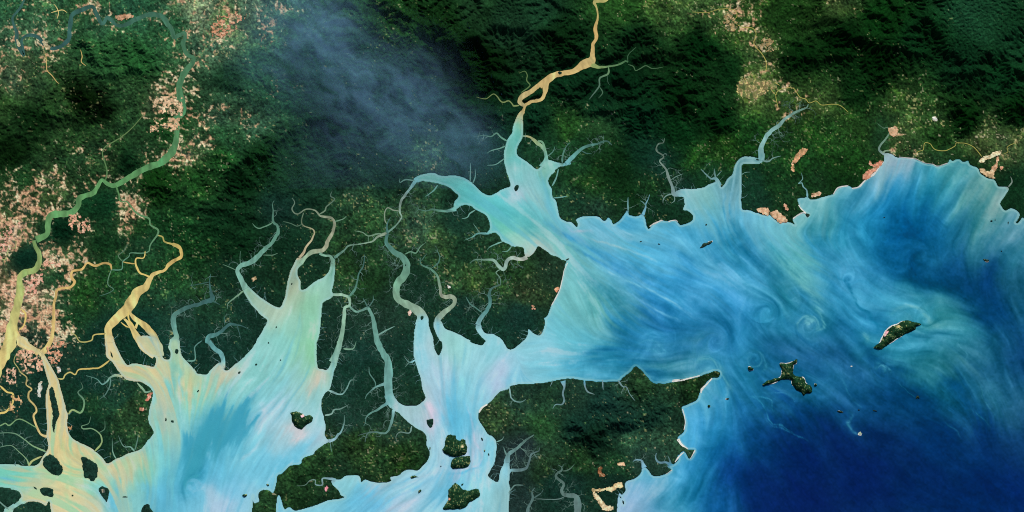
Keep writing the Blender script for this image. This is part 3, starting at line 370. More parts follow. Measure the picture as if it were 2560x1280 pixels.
# vegetation colour with hill shading included, and relief: x y r g b relief bare clearings
LAND = """
0 0 45 90 60 .3 .3 .3;60 80 50 85 60 .2 .6 .3;30 190 60 85 60 .2 .6 .4;150 30 50 90 60 .2 .3 .6;250 60 45 85 60 .3 .2 .3;350 30 40 85 60 .3 .25 .3;500 30 110 130 105 .3 .6 .6;560 60 90 120 80 .3 .7 .5;620 30 80 110 90 .3 .2 .3
660 60 60 100 80 .3 .3 .5;700 20 60 100 80 .3 .3 .4;750 60 38 80 55 .5 .05 .3;850 40 35 75 45 .7 0 .1;960 40 25 60 28 .9 0 .35;970 75 25 58 26 1 0 .5;1100 60 18 48 20 1 0 .03;1200 30 28 60 35 .8 0 0;1200 150 10 35 12 1.1 0 0;1140 170 7 26 8 1.2 0 0
1280 60 28 60 40 .8 0 .0;1400 100 14 45 20 1 0 0;1550 20 35 75 30 .5 .02 .2;1650 20 50 80 40 .4 .25 .5;1700 10 60 90 50 .4 .35 .6;1600 100 14 45 22 1 0 0;1750 120 8 42 16 .9 0 0;1700 250 9 40 15 1 0 0;1800 30 50 78 40 .3 .45 .8;1870 50 46 78 36 .3 .35 .7;1910 120 52 76 40 .2 .38 .6;1890 220 70 90 48 .1 .25 .9;1830 190 15 50 22 .6 0 0;1960 50 28 62 24 .6 .05 .1;2020 15 30 60 25 .7 .15 .2;2100 5 48 68 38 .5 .3 .5;2100 100 7 38 12 1 0 0.01;2200 50 13 52 18 .9 0 .05;2300 100 12 48 22 1 0 0;2450 60 28 72 46 .7 0 .02;2400 150 14 50 28 .9 0 0;2550 100 20 60 35 .8 0 .02;2500 200 15 55 28 .9 0 0;2550 280 9 42 14 1 0 0;2400 290 9 40 12 1 0 .01;2200 170 7 36 11 1 0 0;2000 150 9 38 12 .9 0 0;2150 220 16 50 20 .7 0 .05;2250 260 40 68 33 .3 .1 .8;2330 300 38 68 33 .4 .12 .8
2000 255 45 72 36 .3 .45 .6;2040 260 55 78 42 .3 .4 .4;2050 330 28 64 28 .3 .03 .6;2150 330 36 68 32 .3 .15 .5;2250 340 46 70 38 .2 .3 .8;2350 345 25 55 22 .5 .03 .3;2460 350 58 78 44 .2 .12 .9;2530 370 60 80 48 .2 .12 .9;2420 405 26 55 28 .2 .02 .1;2350 395 30 60 34 .2 0 .3;2300 390 45 72 40 .2 .4 .7;2200 340 26 58 32 .1 .02 .1;2120 400 25 60 25 .3 .05 .4;2000 420 24 60 28 .2 .02 .5;2100 450 18 50 22 .3 .02 .2;1950 450 20 52 28 .2 .02 .3;1900 500 18 50 34 .1 .05 .1;1960 500 24 54 30 .1 .15 .3;1880 470 18 52 34 0 0 .1;2060 460 22 52 28 .1 .1 .2;2530 460 16 48 28 .3 0 .03;2540 520 18 50 30 .3 0 .05
1880 340 24 62 26 .4 0 .4;1820 370 34 72 28 .4 .02 .6;1740 390 30 68 30 .4 0 .5;1700 330 12 50 22 .6 0 0;1600 300 10 46 26 1 0 0;1500 260 14 48 28 1 0 .03;1420 325 36 74 34 .4 0 .4;1330 300 14 48 30 .9 0 .04;1500 325 36 72 40 .4 0 .2;1360 370 25 62 38 .1 0 .15;1450 390 26 62 38 .2 0 .3;1550 420 16 46 22 .5 0 .02;1480 450 28 62 30 .3 .02 .4;1560 470 18 50 24 .4 0 .1;1420 500 25 58 40 .1 0 .3;1490 530 30 58 44 .2 0 .4;1650 400 18 52 40 .3 0 .02;1640 470 26 60 34 .3 0 .4;1720 470 18 48 36 0 0 0;1650 520 18 50 32 .2 0 .1;1770 450 20 55 32 .2 0 .2;1600 380 16 50 34 .5 0 0;1430 200 12 44 24 1 0 .02;1550 200 9 40 20 1 0 0;1350 30 26 62 40 .7 0 0;1800 300 9 42 16 .9 0 0;2600 380 45 75 50 .3 .1 .3
900 100 28 66 48 .7 0 .03;1000 200 26 62 46 .8 0 .1;1080 250 20 55 38 .9 0 .02;1200 230 13 44 20 1 0 0;1200 300 14 44 28 .9 0 .03;1230 380 24 56 50 .1 0 .02;1150 350 28 62 54 .4 0 .03;1080 385 48 82 62 .3 0 .7;1170 400 30 64 58 0 0 .1;1000 350 28 62 46 .7 0 .02;900 300 24 60 42 .8 0 0;800 250 28 68 46 .7 0 .03;750 150 32 72 50 .7 0 .03;820 320 17 48 32 .9 0 0;850 400 25 58 45 .8 0 0;950 420 25 58 42 .5 0 .05;720 420 25 60 38 .5 0 .05;650 390 16 48 22 .8 0 .02;600 450 11 40 18 .9 0 0;700 240 36 80 55 .5 .2 .2;650 170 40 85 60 .5 0 .2;640 290 50 85 65 .4 .5 .2;560 290 52 84 60 .4 .5 .2;575 190 26 60 38 .6 0 0;530 110 60 90 70 .3 .4 .4;420 80 45 90 60 .3 .2 .3
350 150 40 94 48 .9 0 .12;250 130 44 94 50 .9 0 .12;150 250 42 75 40 .8 .03 .3;205 245 6 20 5 .8 0 .35;250 282 8 24 8 .8 0 .3;90 300 15 40 18 .6 0 .25;30 380 14 38 14 .7 0 .1;0 260 40 70 35 .6 .1 .3;100 200 45 75 45 .4 .15 .3;50 180 55 80 50 .3 .6 .3;330 210 44 78 46 .6 .05 .25;400 260 60 80 55 .2 .6 .2;330 310 38 70 42 .5 .1 .35;250 350 35 65 38 .5 .25 .4;150 350 35 65 35 .6 .25 .3;60 440 30 65 35 .5 .3 .2;100 485 60 80 50 .3 .85 .1;155 475 55 80 48 .3 .85 .1;200 410 35 65 38 .5 .4 .3;270 400 35 60 35 .4 .4 .3;320 410 14 44 24 .6 .05 .1;370 380 35 65 40 .3 .5 .2;460 385 55 80 50 .3 .85 .3;500 360 45 75 48 .4 .7 .1;550 400 28 72 32 .7 .1 .25;560 340 35 75 45 .4 .3 .2;430 330 30 75 35 .6 .1 .1;400 460 20 58 20 .9 0 .1;500 450 26 64 28 .6 .1 .35;250 520 18 58 34 .4 .02 .15;335 535 55 78 48 .2 .75 .2;205 600 38 66 42 .2 .3 .1;150 570 11 48 30 .6 0 0;50 520 50 72 46 .1 .75 .1
20 600 60 75 48 0 1 .1;63 655 13 46 34 .3 0 0;20 720 90 90 62 0 1.05 .1;10 800 60 75 50 0 .9 .1;95 750 80 84 60 0 .95 .1;60 820 55 66 50 0 .85 0;130 660 70 88 60 .1 .85 .1;200 645 55 82 52 .1 .7 .1;150 700 30 66 40 .1 .4 .1;130 800 50 66 48 0 .85 .1;115 850 36 58 44 0 .7 0;200 730 34 74 35 .2 .05 .5;280 700 30 70 38 .2 .02 .5;250 620 25 62 35 .3 .05 .3;380 560 22 60 30 .4 .05 .3;350 620 28 62 40 .1 .1 .2;450 560 20 55 28 .6 0 .3;500 620 22 58 30 .6 0 .35;420 700 30 68 38 .2 0 .6;505 720 30 62 36 .4 .05 .4;560 550 15 46 24 .7 0 .02;600 620 17 50 28 .6 0 .1;560 690 20 50 34 .2 .0 .2;700 520 22 52 42 .4 0 .03;800 450 26 60 44 .5 0 .02;880 490 36 66 48 .2 0 .5;920 540 38 70 42 .2 .02 .6;700 620 18 48 32 .4 0 .1;780 640 20 50 34 .3 0 .15;680 700 22 52 35 .1 0 .25;860 640 35 65 38 .2 0 .5;900 600 30 60 40 .2 0 .4;1050 560 48 78 60 .3 0 .6;1100 600 46 76 50 .2 .02 .6;1150 550 25 58 45 0 0 .1;1170 640 28 60 42 0 0 .3;1180 700 45 72 42 .1 .02 .8;1120 680 35 65 40 .1 0 .7;1210 800 22 55 42 0 .02 .15;1150 780 22 52 42 0 0 .1;1280 700 35 65 38 .1 .05 .6;1320 725 40 58 38 .1 .1 .5;1380 680 30 55 38 0 .02 .2;1300 800 20 50 40 0 0 .05;1050 720 22 52 38 0 0 0;930 700 30 60 35 .2 0 .3;950 800 34 60 48 0 0 .1;1020 880 24 54 42 0 0 0;900 900 26 58 48 0 0 .05;850 950 24 54 44 0 0 0;930 950 24 54 42 0 0 0;880 1040 32 60 50 0 0 0;1000 1080 38 62 50 .1 0 .3;900 1110 42 65 35 .6 0 .6;1000 1130 38 62 32 .6 .02 .5;800 1150 38 65 38 .5 0 .5;720 1220 35 60 35 .5 0 .4;850 1190 30 55 36 .3 0 .2;1130 1130 26 52 38 .3 0 .1;820 840 22 48 36 0 0 .05
250 840 18 50 38 0 0 .02;350 830 15 48 38 0 0 0;170 800 30 66 38 .1 .2 .3;300 1000 26 56 42 0 .02 .2;230 960 22 55 45 0 0 0;320 1025 44 68 42 .1 .05 .6;230 1000 30 60 40 0 .02 .3;200 1080 18 48 38 0 0 0;60 1000 24 54 42 0 .1 .05;60 1110 30 58 48 0 0 0;100 900 20 50 38 0 .25 .1;70 890 24 54 40 0 .4 .1;440 780 28 58 45 0 0 .1;560 780 28 60 42 .1 0 .25;470 870 22 52 42 0 0 .1;400 740 30 66 42 .1 0 .4;640 820 22 50 38 0 0 .02;140 880 30 54 42 0 .5 0;540 860 22 52 42 0 0 0;620 760 20 50 38 0 0 .05
1300 1000 34 58 46 .1 0 .3;1400 1000 34 60 46 .1 0 .3;1350 1060 40 72 42 .2 0 .35;1450 1065 22 52 42 .9 0 .03;1560 1060 22 52 42 1 0 .03;1630 1045 24 54 42 .8 0 .1;1500 1005 24 54 45 .6 0 .05;1590 950 35 60 38 .6 0 .4;1720 950 33 60 33 .7 0 .4;1660 1000 34 60 42 .4 .02 .5;1480 1095 18 46 32 .9 0 .02;1580 1100 45 75 55 .2 0 .4;1650 1100 46 74 54 .2 0 .4;1450 1140 34 58 34 .3 .1 .7;1350 1160 38 60 40 .2 .1 .4;1550 1160 30 60 38 .2 .05 .4;1300 1130 42 54 58 0 0 0;1400 1220 22 50 42 0 0 .05;1300 1240 36 54 50 0 0 .02;1540 1220 20 45 35 0 .02 .1;1620 1140 34 58 46 0 0 .1;1240 1030 45 65 42 .2 .02 .7;1250 1150 36 50 50 0 0 0;1440 980 34 60 46 .1 0 .2
-150 400 35 65 38 .5 .2 .3;-150 900 30 60 40 .1 .3 .1;-150 100 45 80 50 .3 .3 .3;800 -150 30 65 40 .7 .0 .1;1600 -150 15 48 24 .9 0 .05;2400 -150 15 50 26 .9 0 .05;2700 200 15 50 28 .9 0 .02;2700 450 20 54 30 .3 0 .1;1500 1500 30 55 42 .1 0 .1;750 1500 30 55 40 .3 0 .2
"""
# places where the land is darker or brighter in narrow bands is left to relief
# currents: water drifts along these lines
FLOW = """150,800 150,950 150,1150 170,1400;250,1080 330,1180 345,1420;-200,1200 60,1190 200,1190;300,930 400,960 420,1100 410,1400;450,900 450,1000 430,1200
700,780 640,900 560,1020 480,1200 440,1400;780,760 770,900 700,1050 600,1200;830,960 820,1080 720,1180 620,1400;680,980 600,1100;600,960 540,1050 490,1150
1060,800 1080,950 1110,1100 1120,1180 900,1280 700,1400;1150,860 1130,1000 1120,1120;1300,900 1200,960 1190,1080 1215,1200 1230,1400;1060,1010 1080,1140 950,1250
1290,250 1290,450 1400,590 1550,700 1750,850;1050,440 1180,480 1300,560 1450,620 1650,700 1780,770 1830,860;1350,400 1360,500 1420,580
1430,560 1650,600 1850,680 2000,760;1600,560 1800,620 1900,700;1425,650 1420,850;1430,650 1480,800;1430,640 1520,760 1620,830;1430,640 1560,720 1700,790
1250,940 1500,900 1700,880;1300,900 1450,880 1560,900;1450,940 1650,925 1780,910;1650,840 1780,830 1830,870
1850,430 1830,520 1840,600 1900,680 2040,800 2150,900;1750,500 1800,600 1870,680;1900,560 2050,640 2180,740 2330,820 2430,960 2480,1080 2540,1300
2100,480 2000,560 1900,560;2060,520 2200,620 2350,660;2230,420 2200,520 2080,570;2450,450 2400,520 2350,600;2540,580 2480,700 2500,900
1790,900 1820,980 1820,1060 1780,1150;1850,880 1880,960 1960,1050 2060,1180;1840,860 1920,900 2050,980 2150,1100;2180,870 2260,880 2380,840;2180,800 2240,780 2320,760
2060,760 2140,860 2200,930 2300,960 2420,1040;1700,1000 1720,1100 1700,1200 1600,1300;1900,1100 2100,1250;2200,1100 2400,1150 2600,1250;2300,1300 2600,1350"""
# distinct silt filaments: colour, width, strength, path
FILAMENTS = [
 ('70,150,200',13,.75,'1365,555 1400,580 1450,605 1520,648 1580,680 1640,705'),('60,140,198',7,.6,'1385,590 1420,612 1470,640 1530,670 1600,700 1680,740 1740,790'),
 ('172,198,205',5,.7,'1440,575 1480,598 1530,612 1565,620 1600,635 1640,655'),('200,190,210',6,.6,'1410,560 1430,580 1470,576 1480,580'),
 ('150,205,215',5,.5,'1420,625 1480,655 1540,690 1600,715 1680,755 1740,800'),('120,190,215',5,.5,'1500,700 1580,740 1640,775 1700,805'),
 ('58,140,190',4,.6,'1815,480 1806,530 1820,575 1850,620 1900,665 1960,700'),('62,142,192',4,.5,'1828,480 1822,530 1836,580 1870,625 1930,665'),('105,175,205',5,.4,'1800,500 1796,560 1815,610 1860,660'),
 ('128,192,190',26,.5,'1930,640 1975,665 2010,705 2040,760 2058,800'),('120,188,195',7,.7,'2040,770 2058,800 2062,812 2050,815 2040,808 2022,802 2012,798 2003,802 2000,815 2008,828'),
 ('118,188,195',5,.5,'2008,800 2030,798 2040,808'),
 ('100,168,188',12,.55,'1735,915 1760,903 1785,905 1805,925 1815,950 1826,975 1825,990 1815,998'),('112,182,200',5,.5,'1790,915 1812,950 1822,980 1812,996'),('70,135,180',8,.6,'1750,912 1765,920 1785,918'),
 ('95,160,195',4,.6,'1868,890 1885,882 1902,890 1902,905 1890,912 1878,902 1882,895'),('85,150,190',5,.5,'1870,880 1905,885 1918,910 1910,930'),
 ('80,158,205',3,.6,'1880,990 1915,1000 1945,1030'),('70,150,195',3,.5,'1870,985 1900,1010 1940,1055 1985,1085'),('65,140,190',3,.5,'1920,1045 1960,1075 2020,1100'),('60,135,185',3,.4,'1900,985 1950,990 2000,1000'),
 ('38,98,150',16,.6,'1890,850 1950,848 2010,860 2040,880'),('45,110,168',14,.5,'1950,790 2000,830 2060,880'),('105,178,205',4,.5,'1985,760 1990,740 2010,735'),
 ('30,110,165',7,.6,'2080,690 2110,705 2140,750 2170,780 2190,815 2180,835'),('125,190,190',10,.45,'2150,830 2165,845 2175,860'),('22,75,135',14,.5,'2150,850 2180,890 2230,925 2290,930'),
 ('80,150,180',6,.5,'2195,915 2215,925 2225,930 2200,905'),('118,175,180',10,.5,'2230,790 2270,770 2310,785 2345,820'),('60,130,165',5,.5,'2250,790 2290,770 2330,785 2350,812'),
 ('95,165,195',3,.4,'2385,840 2400,865 2420,890 2418,910'),('18,72,130',22,.6,'2340,970 2380,960 2410,985 2440,1030 2470,1070'),('75,140,165',3,.4,'2450,960 2465,1010 2490,1045'),('60,125,160',3,.4,'2420,1020 2450,1045 2475,1075'),('60,125,160',3,.4,'2355,1050 2380,1075 2400,1090'),
 ('62,128,175',4,.5,'2080,940 2110,970 2130,1000 2150,1015'),('70,135,180',3,.5,'2250,960 2270,975 2285,990'),('70,140,175',6,.4,'2120,1030 2140,1070 2160,1090'),
 ('80,150,210',5,.5,'1700,790 1740,785 1790,800 1825,850 1830,870'),('45,115,175',12,.5,'1720,830 1770,800 1810,830 1830,870'),('90,168,212',6,.4,'1840,800 1850,770 1870,740'),
 ('45,112,172',12,.5,'1460,890 1520,870 1600,880 1660,900'),('90,165,200',3,.5,'1400,925 1480,905 1560,898 1620,900'),('75,155,195',3,.5,'1560,870 1620,860 1660,870 1600,885'),
 ('105,180,215',10,.5,'1130,930 1140,1000 1125,1080'),('108,188,222',8,.5,'1165,1000 1172,1060 1180,1110 1190,1150'),('215,200,220',5,.5,'1170,1010 1178,1060 1190,1110 1205,1140 1195,1165 1150,1175 1110,1172'),
 ('90,175,215',5,.6,'1120,1185 1160,1182 1195,1170 1210,1150'),('195,208,225',5,.5,'1060,870 1085,920 1100,980 1098,1040'),('220,198,218',16,.4,'1062,1015 1082,1030 1090,1070'),
 ('100,180,220',7,.5,'930,1270 980,1250 1040,1220 1090,1185'),('110,185,222',6,.5,'870,1262 930,1235 1000,1210 1060,1170'),('200,208,222',5,.5,'980,1232 1030,1205 1080,1180'),('205,205,225',5,.4,'960,1275 1020,1262 1060,1240'),
 ('120,198,205',10,.5,'410,950 420,1010 418,1080 425,1180 440,1280'),('110,190,205',8,.5,'450,925 448,960 462,1000'),('222,205,165',8,.5,'455,950 475,985 490,1000'),('215,203,185',14,.35,'405,985 412,1040 408,1090'),
 ('222,205,180',10,.5,'780,925 790,950 775,985 765,1015'),('225,205,205',16,.45,'735,1095 760,1090 720,1110'),('205,205,215',8,.4,'600,1150 640,1120 650,1100'),('210,205,215',12,.4,'655,1000 660,1040 650,1080'),
 ('130,195,150',10,.5,'782,850 784,890 780,920'),('70,155,190',10,.6,'470,1130 480,1180 500,1215 480,1240'),('75,160,195',6,.5,'490,1220 470,1230 450,1225'),
 ('170,212,160',9,.6,'165,1140 175,1180 165,1230 180,1280'),('150,208,175',7,.6,'205,1170 215,1210 240,1250'),('150,210,170',6,.5,'90,1230 130,1205 150,1165'),('222,205,150',14,.5,'115,1215 150,1235 140,1200'),
 ('165,208,150',8,.5,'150,1060 152,1100 170,1130 200,1150'),('160,208,150',7,.45,'180,1090 230,1130 300,1160'),('110,185,215',7,.6,'285,1200 295,1230 300,1270'),('205,208,160',6,.5,'270,1160 300,1190 310,1230'),
 ('135,205,195',12,.5,'60,1170 30,1185 0,1195 -60,1200'),('110,180,215',7,.5,'50,1205 20,1200 -20,1190'),('170,208,165',12,.4,'340,905 380,945 395,1000'),('130,200,170',8,.5,'310,905 350,930 385,955')]
# smoke puffs: x y radius amount
SMOKE = [(820,340,110,.25),(1100,150,70,.2),(950,130,90,.3),(660,80,80,.3),(620,150,70,.2),(760,40,90,.9),(800,90,80,1.2),(780,-30,90,.9),(720,120,80,.6),(850,60,60,.7),(700,160,80,.35),(850,130,70,.6),(880,230,70,.7),(900,200,60,.6),(830,200,90,.55),(960,240,80,.65),(1000,180,70,.6),(1060,220,60,.6),(1000,300,90,.6),(1080,300,80,.65),(1120,340,70,.7),(1160,370,60,.7),(1040,370,80,.5),(1180,410,60,.4),(940,330,90,.45),(880,380,80,.3),(800,420,80,.25),(1180,330,50,.5),(700,220,60,.2),(1100,430,60,.3)]
SMOKE_D = .15
U = 0.05                                   # ground step -> scene unit
def WX(x): return (x-1280.0)*U
def WY(y): return (640.0-y)*U
rng = np.random.default_rng(7)
random.seed(5)
K_LIGHT = np.array([.90, .91, .93])                             # sunlit flat ground: picture value / base colour

def lin(c):
    c = np.asarray(c, dtype=np.float64)/255.0
    return np.where(c <= .04045, c/12.92, ((c+.055)/1.055)**2.4)
def rgb(s): return np.array([float(v) for v in s.split(',')])
def P(path):
    """path -> ground coordinates; every entry ('sheet','x,y[,w] ...')"""
    if isinstance(path, tuple): path = [path]
    out = []
    for sh, s in path:
        ox, oy, k = SH[sh]
        for t in s.split():
            v = [float(a) for a in t.split(',')]
            out.append([ox+v[0]*k, oy+v[1]*k] + [a*k for a in v[2:]])
    return np.array(out)

# ---------------------------------------------------------------- noise
def vnoise(x, y, scale, seed):
    r = np.random.default_rng(seed); tab = r.random((256, 256)).astype(np.float32)
    u = x/scale+1000.3; v = y/scale+1000.7
    i = np.floor(u).astype(np.int64); j = np.floor(v).astype(np.int64)
    f = (u-i).astype(np.float32); g = (v-j).astype(np.float32)
    f = f*f*f*(f*(f*6-15)+10); g = g*g*g*(g*(g*6-15)+10)
    i0 = i & 255; i1 = (i+1) & 255; j0 = j & 255; j1 = (j+1) & 255
    return ((tab[j0, i0]*(1-f)+tab[j0, i1]*f)*(1-g)+(tab[j1, i0]*(1-f)+tab[j1, i1]*f)*g)*2-1
def fbm(x, y, scale, seed, octs=4, gain=.5):
    a = 1.; s = 0.; n = 0.
    for k in range(octs):
        s = s+a*vnoise(x, y, scale/2**k, seed+17*k); n += a; a *= gain
    return s/n
def sstep(a, b, x):
    t = np.clip((x-a)/(b-a), 0, 1); return t*t*(3-2*t)
def blur(a, r):
    for ax in (0, 1):
        for _ in range(2):
            c = np.cumsum(np.pad(a, [(r+1, r) if k == ax else (0, 0) for k in range(2)], mode='edge'), axis=ax, dtype=np.float64)
            n = a.shape[ax]
            a = ((c[2*r+1:2*r+1+n]-c[:n]) if ax == 0 else (c[:, 2*r+1:2*r+1+n]-c[:, :n]))/(2*r+1)
    return a

# ---------------------------------------------------------------- grid of the main sheet
X0, Y0, X1, Y1, DS = -160., -160., 2720., 1440., 2.
NX = int((X1-X0)/DS)+1; NY = int((Y1-Y0)/DS)+1
gx = (X0+DS*np.arange(NX)); gy = (Y0+DS*np.arange(NY))
X, Y = np.meshgrid(gx, gy)
def samp(F, x, y):
    """bilinear lookup of a grid field"""
    u = np.clip((np.asarray(x)-X0)/DS, 0, NX-1.001); v = np.clip((np.asarray(y)-Y0)/DS, 0, NY-1.001)
    i = u.astype(int); j = v.astype(int); f = u-i; g = v-j
    if F.ndim == 3: f = f[..., None]; g = g[..., None]
    return (F[j, i]*(1-f)+F[j, i+1]*f)*(1-g)+(F[j+1, i]*(1-f)+F[j+1, i+1]*f)*g

def smooth_path(p, step=3.0, closed=False):
    n = len(p); out = []
    idx = range(n if closed else n-1)
    for i in idx:
        a = p[(i-1) % n] if (closed or i > 0) else p[0]
        b = p[i]; c = p[(i+1) % n]
        d = p[(i+2) % n] if (closed or i+2 < n) else p[-1]
        L = math.hypot(*(c[:2]-b[:2])); m = max(1, int(L/step))
        if L > 200: m = 1
        for k in range(m):
            t = k/m
            q = .5*((2*b)+(-a+c)*t+(2*a-5*b+4*c-d)*t*t+(-a+3*b-3*c+d)*t**3)
            if L > 200: q = b
            out.append(q)
    if not closed: out.append(p[-1])
    return np.array(out)

def fill(poly, x0, y0, w, h, ds):
    """even-odd fill on a grid"""
    m = np.zeros((h, w), bool)
    ax, ay = poly[:, 0], poly[:, 1]; bx, by = np.roll(ax, -1), np.roll(ay, -1)
    for j in range(h):
        y = y0+j*ds+1e-4
        k = (ay <= y) != (by <= y)
        if not k.any(): continue
        xs = np.sort(ax[k]+(y-ay[k])*(bx[k]-ax[k])/(by[k]-ay[k]))
        for a, b in zip(xs[::2], xs[1::2]):
            i0 = max(0, int(math.ceil((a-x0)/ds))); i1 = min(w, int(math.floor((b-x0)/ds))+1)
            if i1 > i0: m[j, i0:i1] = True
    return m

FW, FH = int(X1-X0)+1, int(Y1-Y0)+1
wm = np.zeros((FH, FW), bool)
for pth in (WEST_BAY, MAIN_SEA):
    wm |= fill(smooth_path(P(pth), 4, True), X0, Y0, FW, FH, 1.0)
for pth in DELTA_LAND:
    wm &= ~fill(smooth_path(P(pth), 4, True), X0, Y0, FW, FH, 1.0)
wsoft = blur(wm.astype(np.float64), 1)
def fsamp(F, x, y):
    u = np.clip(x-X0, 0, FW-1.001); v = np.clip(y-Y0, 0, FH-1.001)
    i = u.astype(int); j = v.astype(int); f = u-i; g = v-j
    return (F[j, i]*(1-f)+F[j, i+1]*f)*(1-g)+(F[j+1, i]*(1-f)+F[j+1, i+1]*f)*g
wob = 1.5
sea = fsamp(wsoft, X+wob*fbm(X, Y, 14, 3, 3), Y+wob*fbm(X, Y, 14, 9, 3))      # 1 water .. 0 land
seab = blur((sea > .5).astype(np.float64), 3)
seabb = blur((sea > .5).astype(np.float64), 8)

# ---------------------------------------------------------------- rivers
paths = []
rdist = np.full((NY, NX), 99.)
rcol = np.zeros((NY, NX, 3)); rw = np.zeros((NY, NX))
for ri, (label, cols, flag, pth) in enumerate(RIVERS):
    p = smooth_path(P(pth), 2.5)
    if 'looping river' in label: p[:, 2] *= 1.3
    if 'stream' in label: p[:, 2] *= .48
    p[:, 2] = np.where(p[:, 2] < 5, p[:, 2]*(.80+.04*p[:, 2]), p[:, 2]); p[:, 2] = np.maximum(p[:, 2], .8)
    # small natural meander and width changes
    t = np.gradient(p[:, :2], axis=0); t /= np.linalg.norm(t, axis=1)[:, None]+1e-9
    nrm = np.stack([-t[:, 1], t[:, 0]], 1)
    s = np.cumsum(np.r_[0, np.linalg.norm(np.diff(p[:, :2], axis=0), axis=1)])
    amp = np.clip(p[:, 2]*.12, .5, 1.2)*np.sin(np.clip(s/s[-1], 0, 1)*math.pi)
    p[:, :2] += nrm*(amp*vnoise(s, s*0+ri*9.1, 9, 41))[:, None]
    p[:, 2] *= 1+.14*vnoise(s, s*0+ri*5.3, 11, 42)
    c = np.array([rgb(k) for k in cols]); q = s/s[-1]*(len(c)-1)
    col = np.stack([np.interp(q, np.arange(len(c)), c[:, k]) for k in range(3)], 1)
    paths.append((label, flag, p, nrm, s, col))
    for i in range(0, len(p), 1):
        x, y, w = p[i]; r = w/2; R = r+16
        i0 = int((x-R-X0)/DS); i1 = int((x+R-X0)/DS)+2; j0 = int((y-R-Y0)/DS); j1 = int((y+R-Y0)/DS)+2
        i0 = max(i0, 0); j0 = max(j0, 0); i1 = min(i1, NX); j1 = min(j1, NY)
        if i1 <= i0 or j1 <= j0: continue
        d = np.hypot(X[j0:j1, i0:i1]-x, Y[j0:j1, i0:i1]-y)-r
        o = rdist[j0:j1, i0:i1]; k = d < o
        o[k] = d[k]; rcol[j0:j1, i0:i1][k] = col[i]; rw[j0:j1, i0:i1][k] = w

rdist_far = 16+blur(np.where(rdist < 99, 0., 60.), 9)
rdist_far = np.where(rdist < 14, np.minimum(rdist, 16), rdist_far)

# ---------------------------------------------------------------- fields from stations
def stations(txt):
    return np.array([[float(v) for v in e.split()] for l in txt.strip().split('\n') for e in l.split(';') if e.strip()])
def idw(st, power, soft):
    cx = np.arange(X0, X1+16, 8.); cy = np.arange(Y0, Y1+16, 8.); CX, CY = np.meshgrid(cx, cy)
    n = st.shape[1]-2; acc = np.zeros(CX.shape+(n,)); wt = np.zeros(CX.shape)
    for s in st:
        w = 1/((CX-s[0])**2+(CY-s[1])**2+soft)**(power/2)
        wt += w; acc += w[..., None]*s[2:]
    acc /= wt[..., None]
    def f(x, y):
        u = np.clip((x-X0)/8, 0, len(cx)-1.001); v = np.clip((y-Y0)/8, 0, len(cy)-1.001)
        i = u.astype(int); j = v.astype(int); a = (u-i)[..., None]; b = (v-j)[..., None]
        a = a*a*(3-2*a); b = b*b*(3-2*b)
        return (acc[j, i]*(1-a)+acc[j, i+1]*a)*(1-b)+(acc[j+1, i]*(1-a)+acc[j+1, i+1]*a)*b
    return f

# ---------------------------------------------------------------- currents and silt streaks
fx = np.zeros((NY//8+2, NX//8+2)); fy = np.zeros_like(fx); fw = np.full_like(fx, 1e-9)
cgx = X0+16*np.arange(fx.shape[1]); cgy = Y0+16*np.arange(fx.shape[0]); CGX, CGY = np.meshgrid(cgx, cgy)
for ln in FLOW.replace('\n', ';').split(';'):
    p = smooth_path(np.array([[float(v) for v in t.split(',')] for t in ln.split()]), 18)
    d = np.gradient(p, axis=0); d /= np.linalg.norm(d, axis=1)[:, None]+1e-9
    for q, e in zip(p, d):
        w = 1/((CGX-q[0])**2+(CGY-q[1])**2+900)**1.6
        fx += w*e[0]; fy += w*e[1]; fw += w
fx /= fw; fy /= fw
def up16(F, x, y):
    u = np.clip((x-X0)/16, 0, F.shape[1]-1.001); v = np.clip((y-Y0)/16, 0, F.shape[0]-1.001)
    i = u.astype(int); j = v.astype(int); a = u-i; b = v-j
    return (F[j, i]*(1-a)+F[j, i+1]*a)*(1-b)+(F[j+1, i]*(1-a)+F[j+1, i+1]*a)*b
VX = up16(fx, X, Y); VY_ = up16(fy, X, Y)
mag = np.hypot(VX, VY_)+1e-9
ang = np.arctan2(VY_, VX)+.38*fbm(X, Y, 95, 21, 3)+.14*fbm(X, Y, 26, 22, 2)
# eddies
for ex, ey, er, sg in ((2022, 812, 30, 1), (1888, 898, 26, 1), (1775, 925, 34, 1), (2205, 925, 24, -1), (1790, 850, 46, 1), (2120, 700, 30, -1), (1920, 780, 40, 1), (2310, 800, 40, -1), (480, 1215, 34, -1), (2300, 640, 60, 1)):
    dx, dy = X-ex, Y-ey; d = np.hypot(dx, dy)+1e-6; w = np.exp(-(d/er)**2)
    a2 = np.arctan2(dy, dx)+sg*math.pi/2+.25
    ang = np.arctan2((1-w)*np.sin(ang)+w*np.sin(a2), (1-w)*np.cos(ang)+w*np.cos(a2))
VX, VY_ = np.cos(ang), np.sin(ang)
def lic(N, steps, h):
    acc = N.copy(); n = 1.
    for sg in (1, -1):
        px = (X-X0)/DS; py = (Y-Y0)/DS
        for k in range(steps):
            i = np.clip(np.rint(px).astype(int), 0, NX-1); j = np.clip(np.rint(py).astype(int), 0, NY-1)
            px = px+sg*h*VX[j, i]; py = py+sg*h*VY_[j, i]
            i = np.clip(np.rint(px).astype(int), 0, NX-1); j = np.clip(np.rint(py).astype(int), 0, NY-1)
            w = 1-k/steps
            acc = acc+N[j, i]*(w[..., None] if False else w); n += w
    return acc/n
def norm(a): return (a-a.mean())/a.std()
S1 = norm(lic(vnoise(X, Y, 3.2, 31)+.4*vnoise(X, Y, 7, 35), 9, 1.1))
ST = np.full(X.shape, .22)
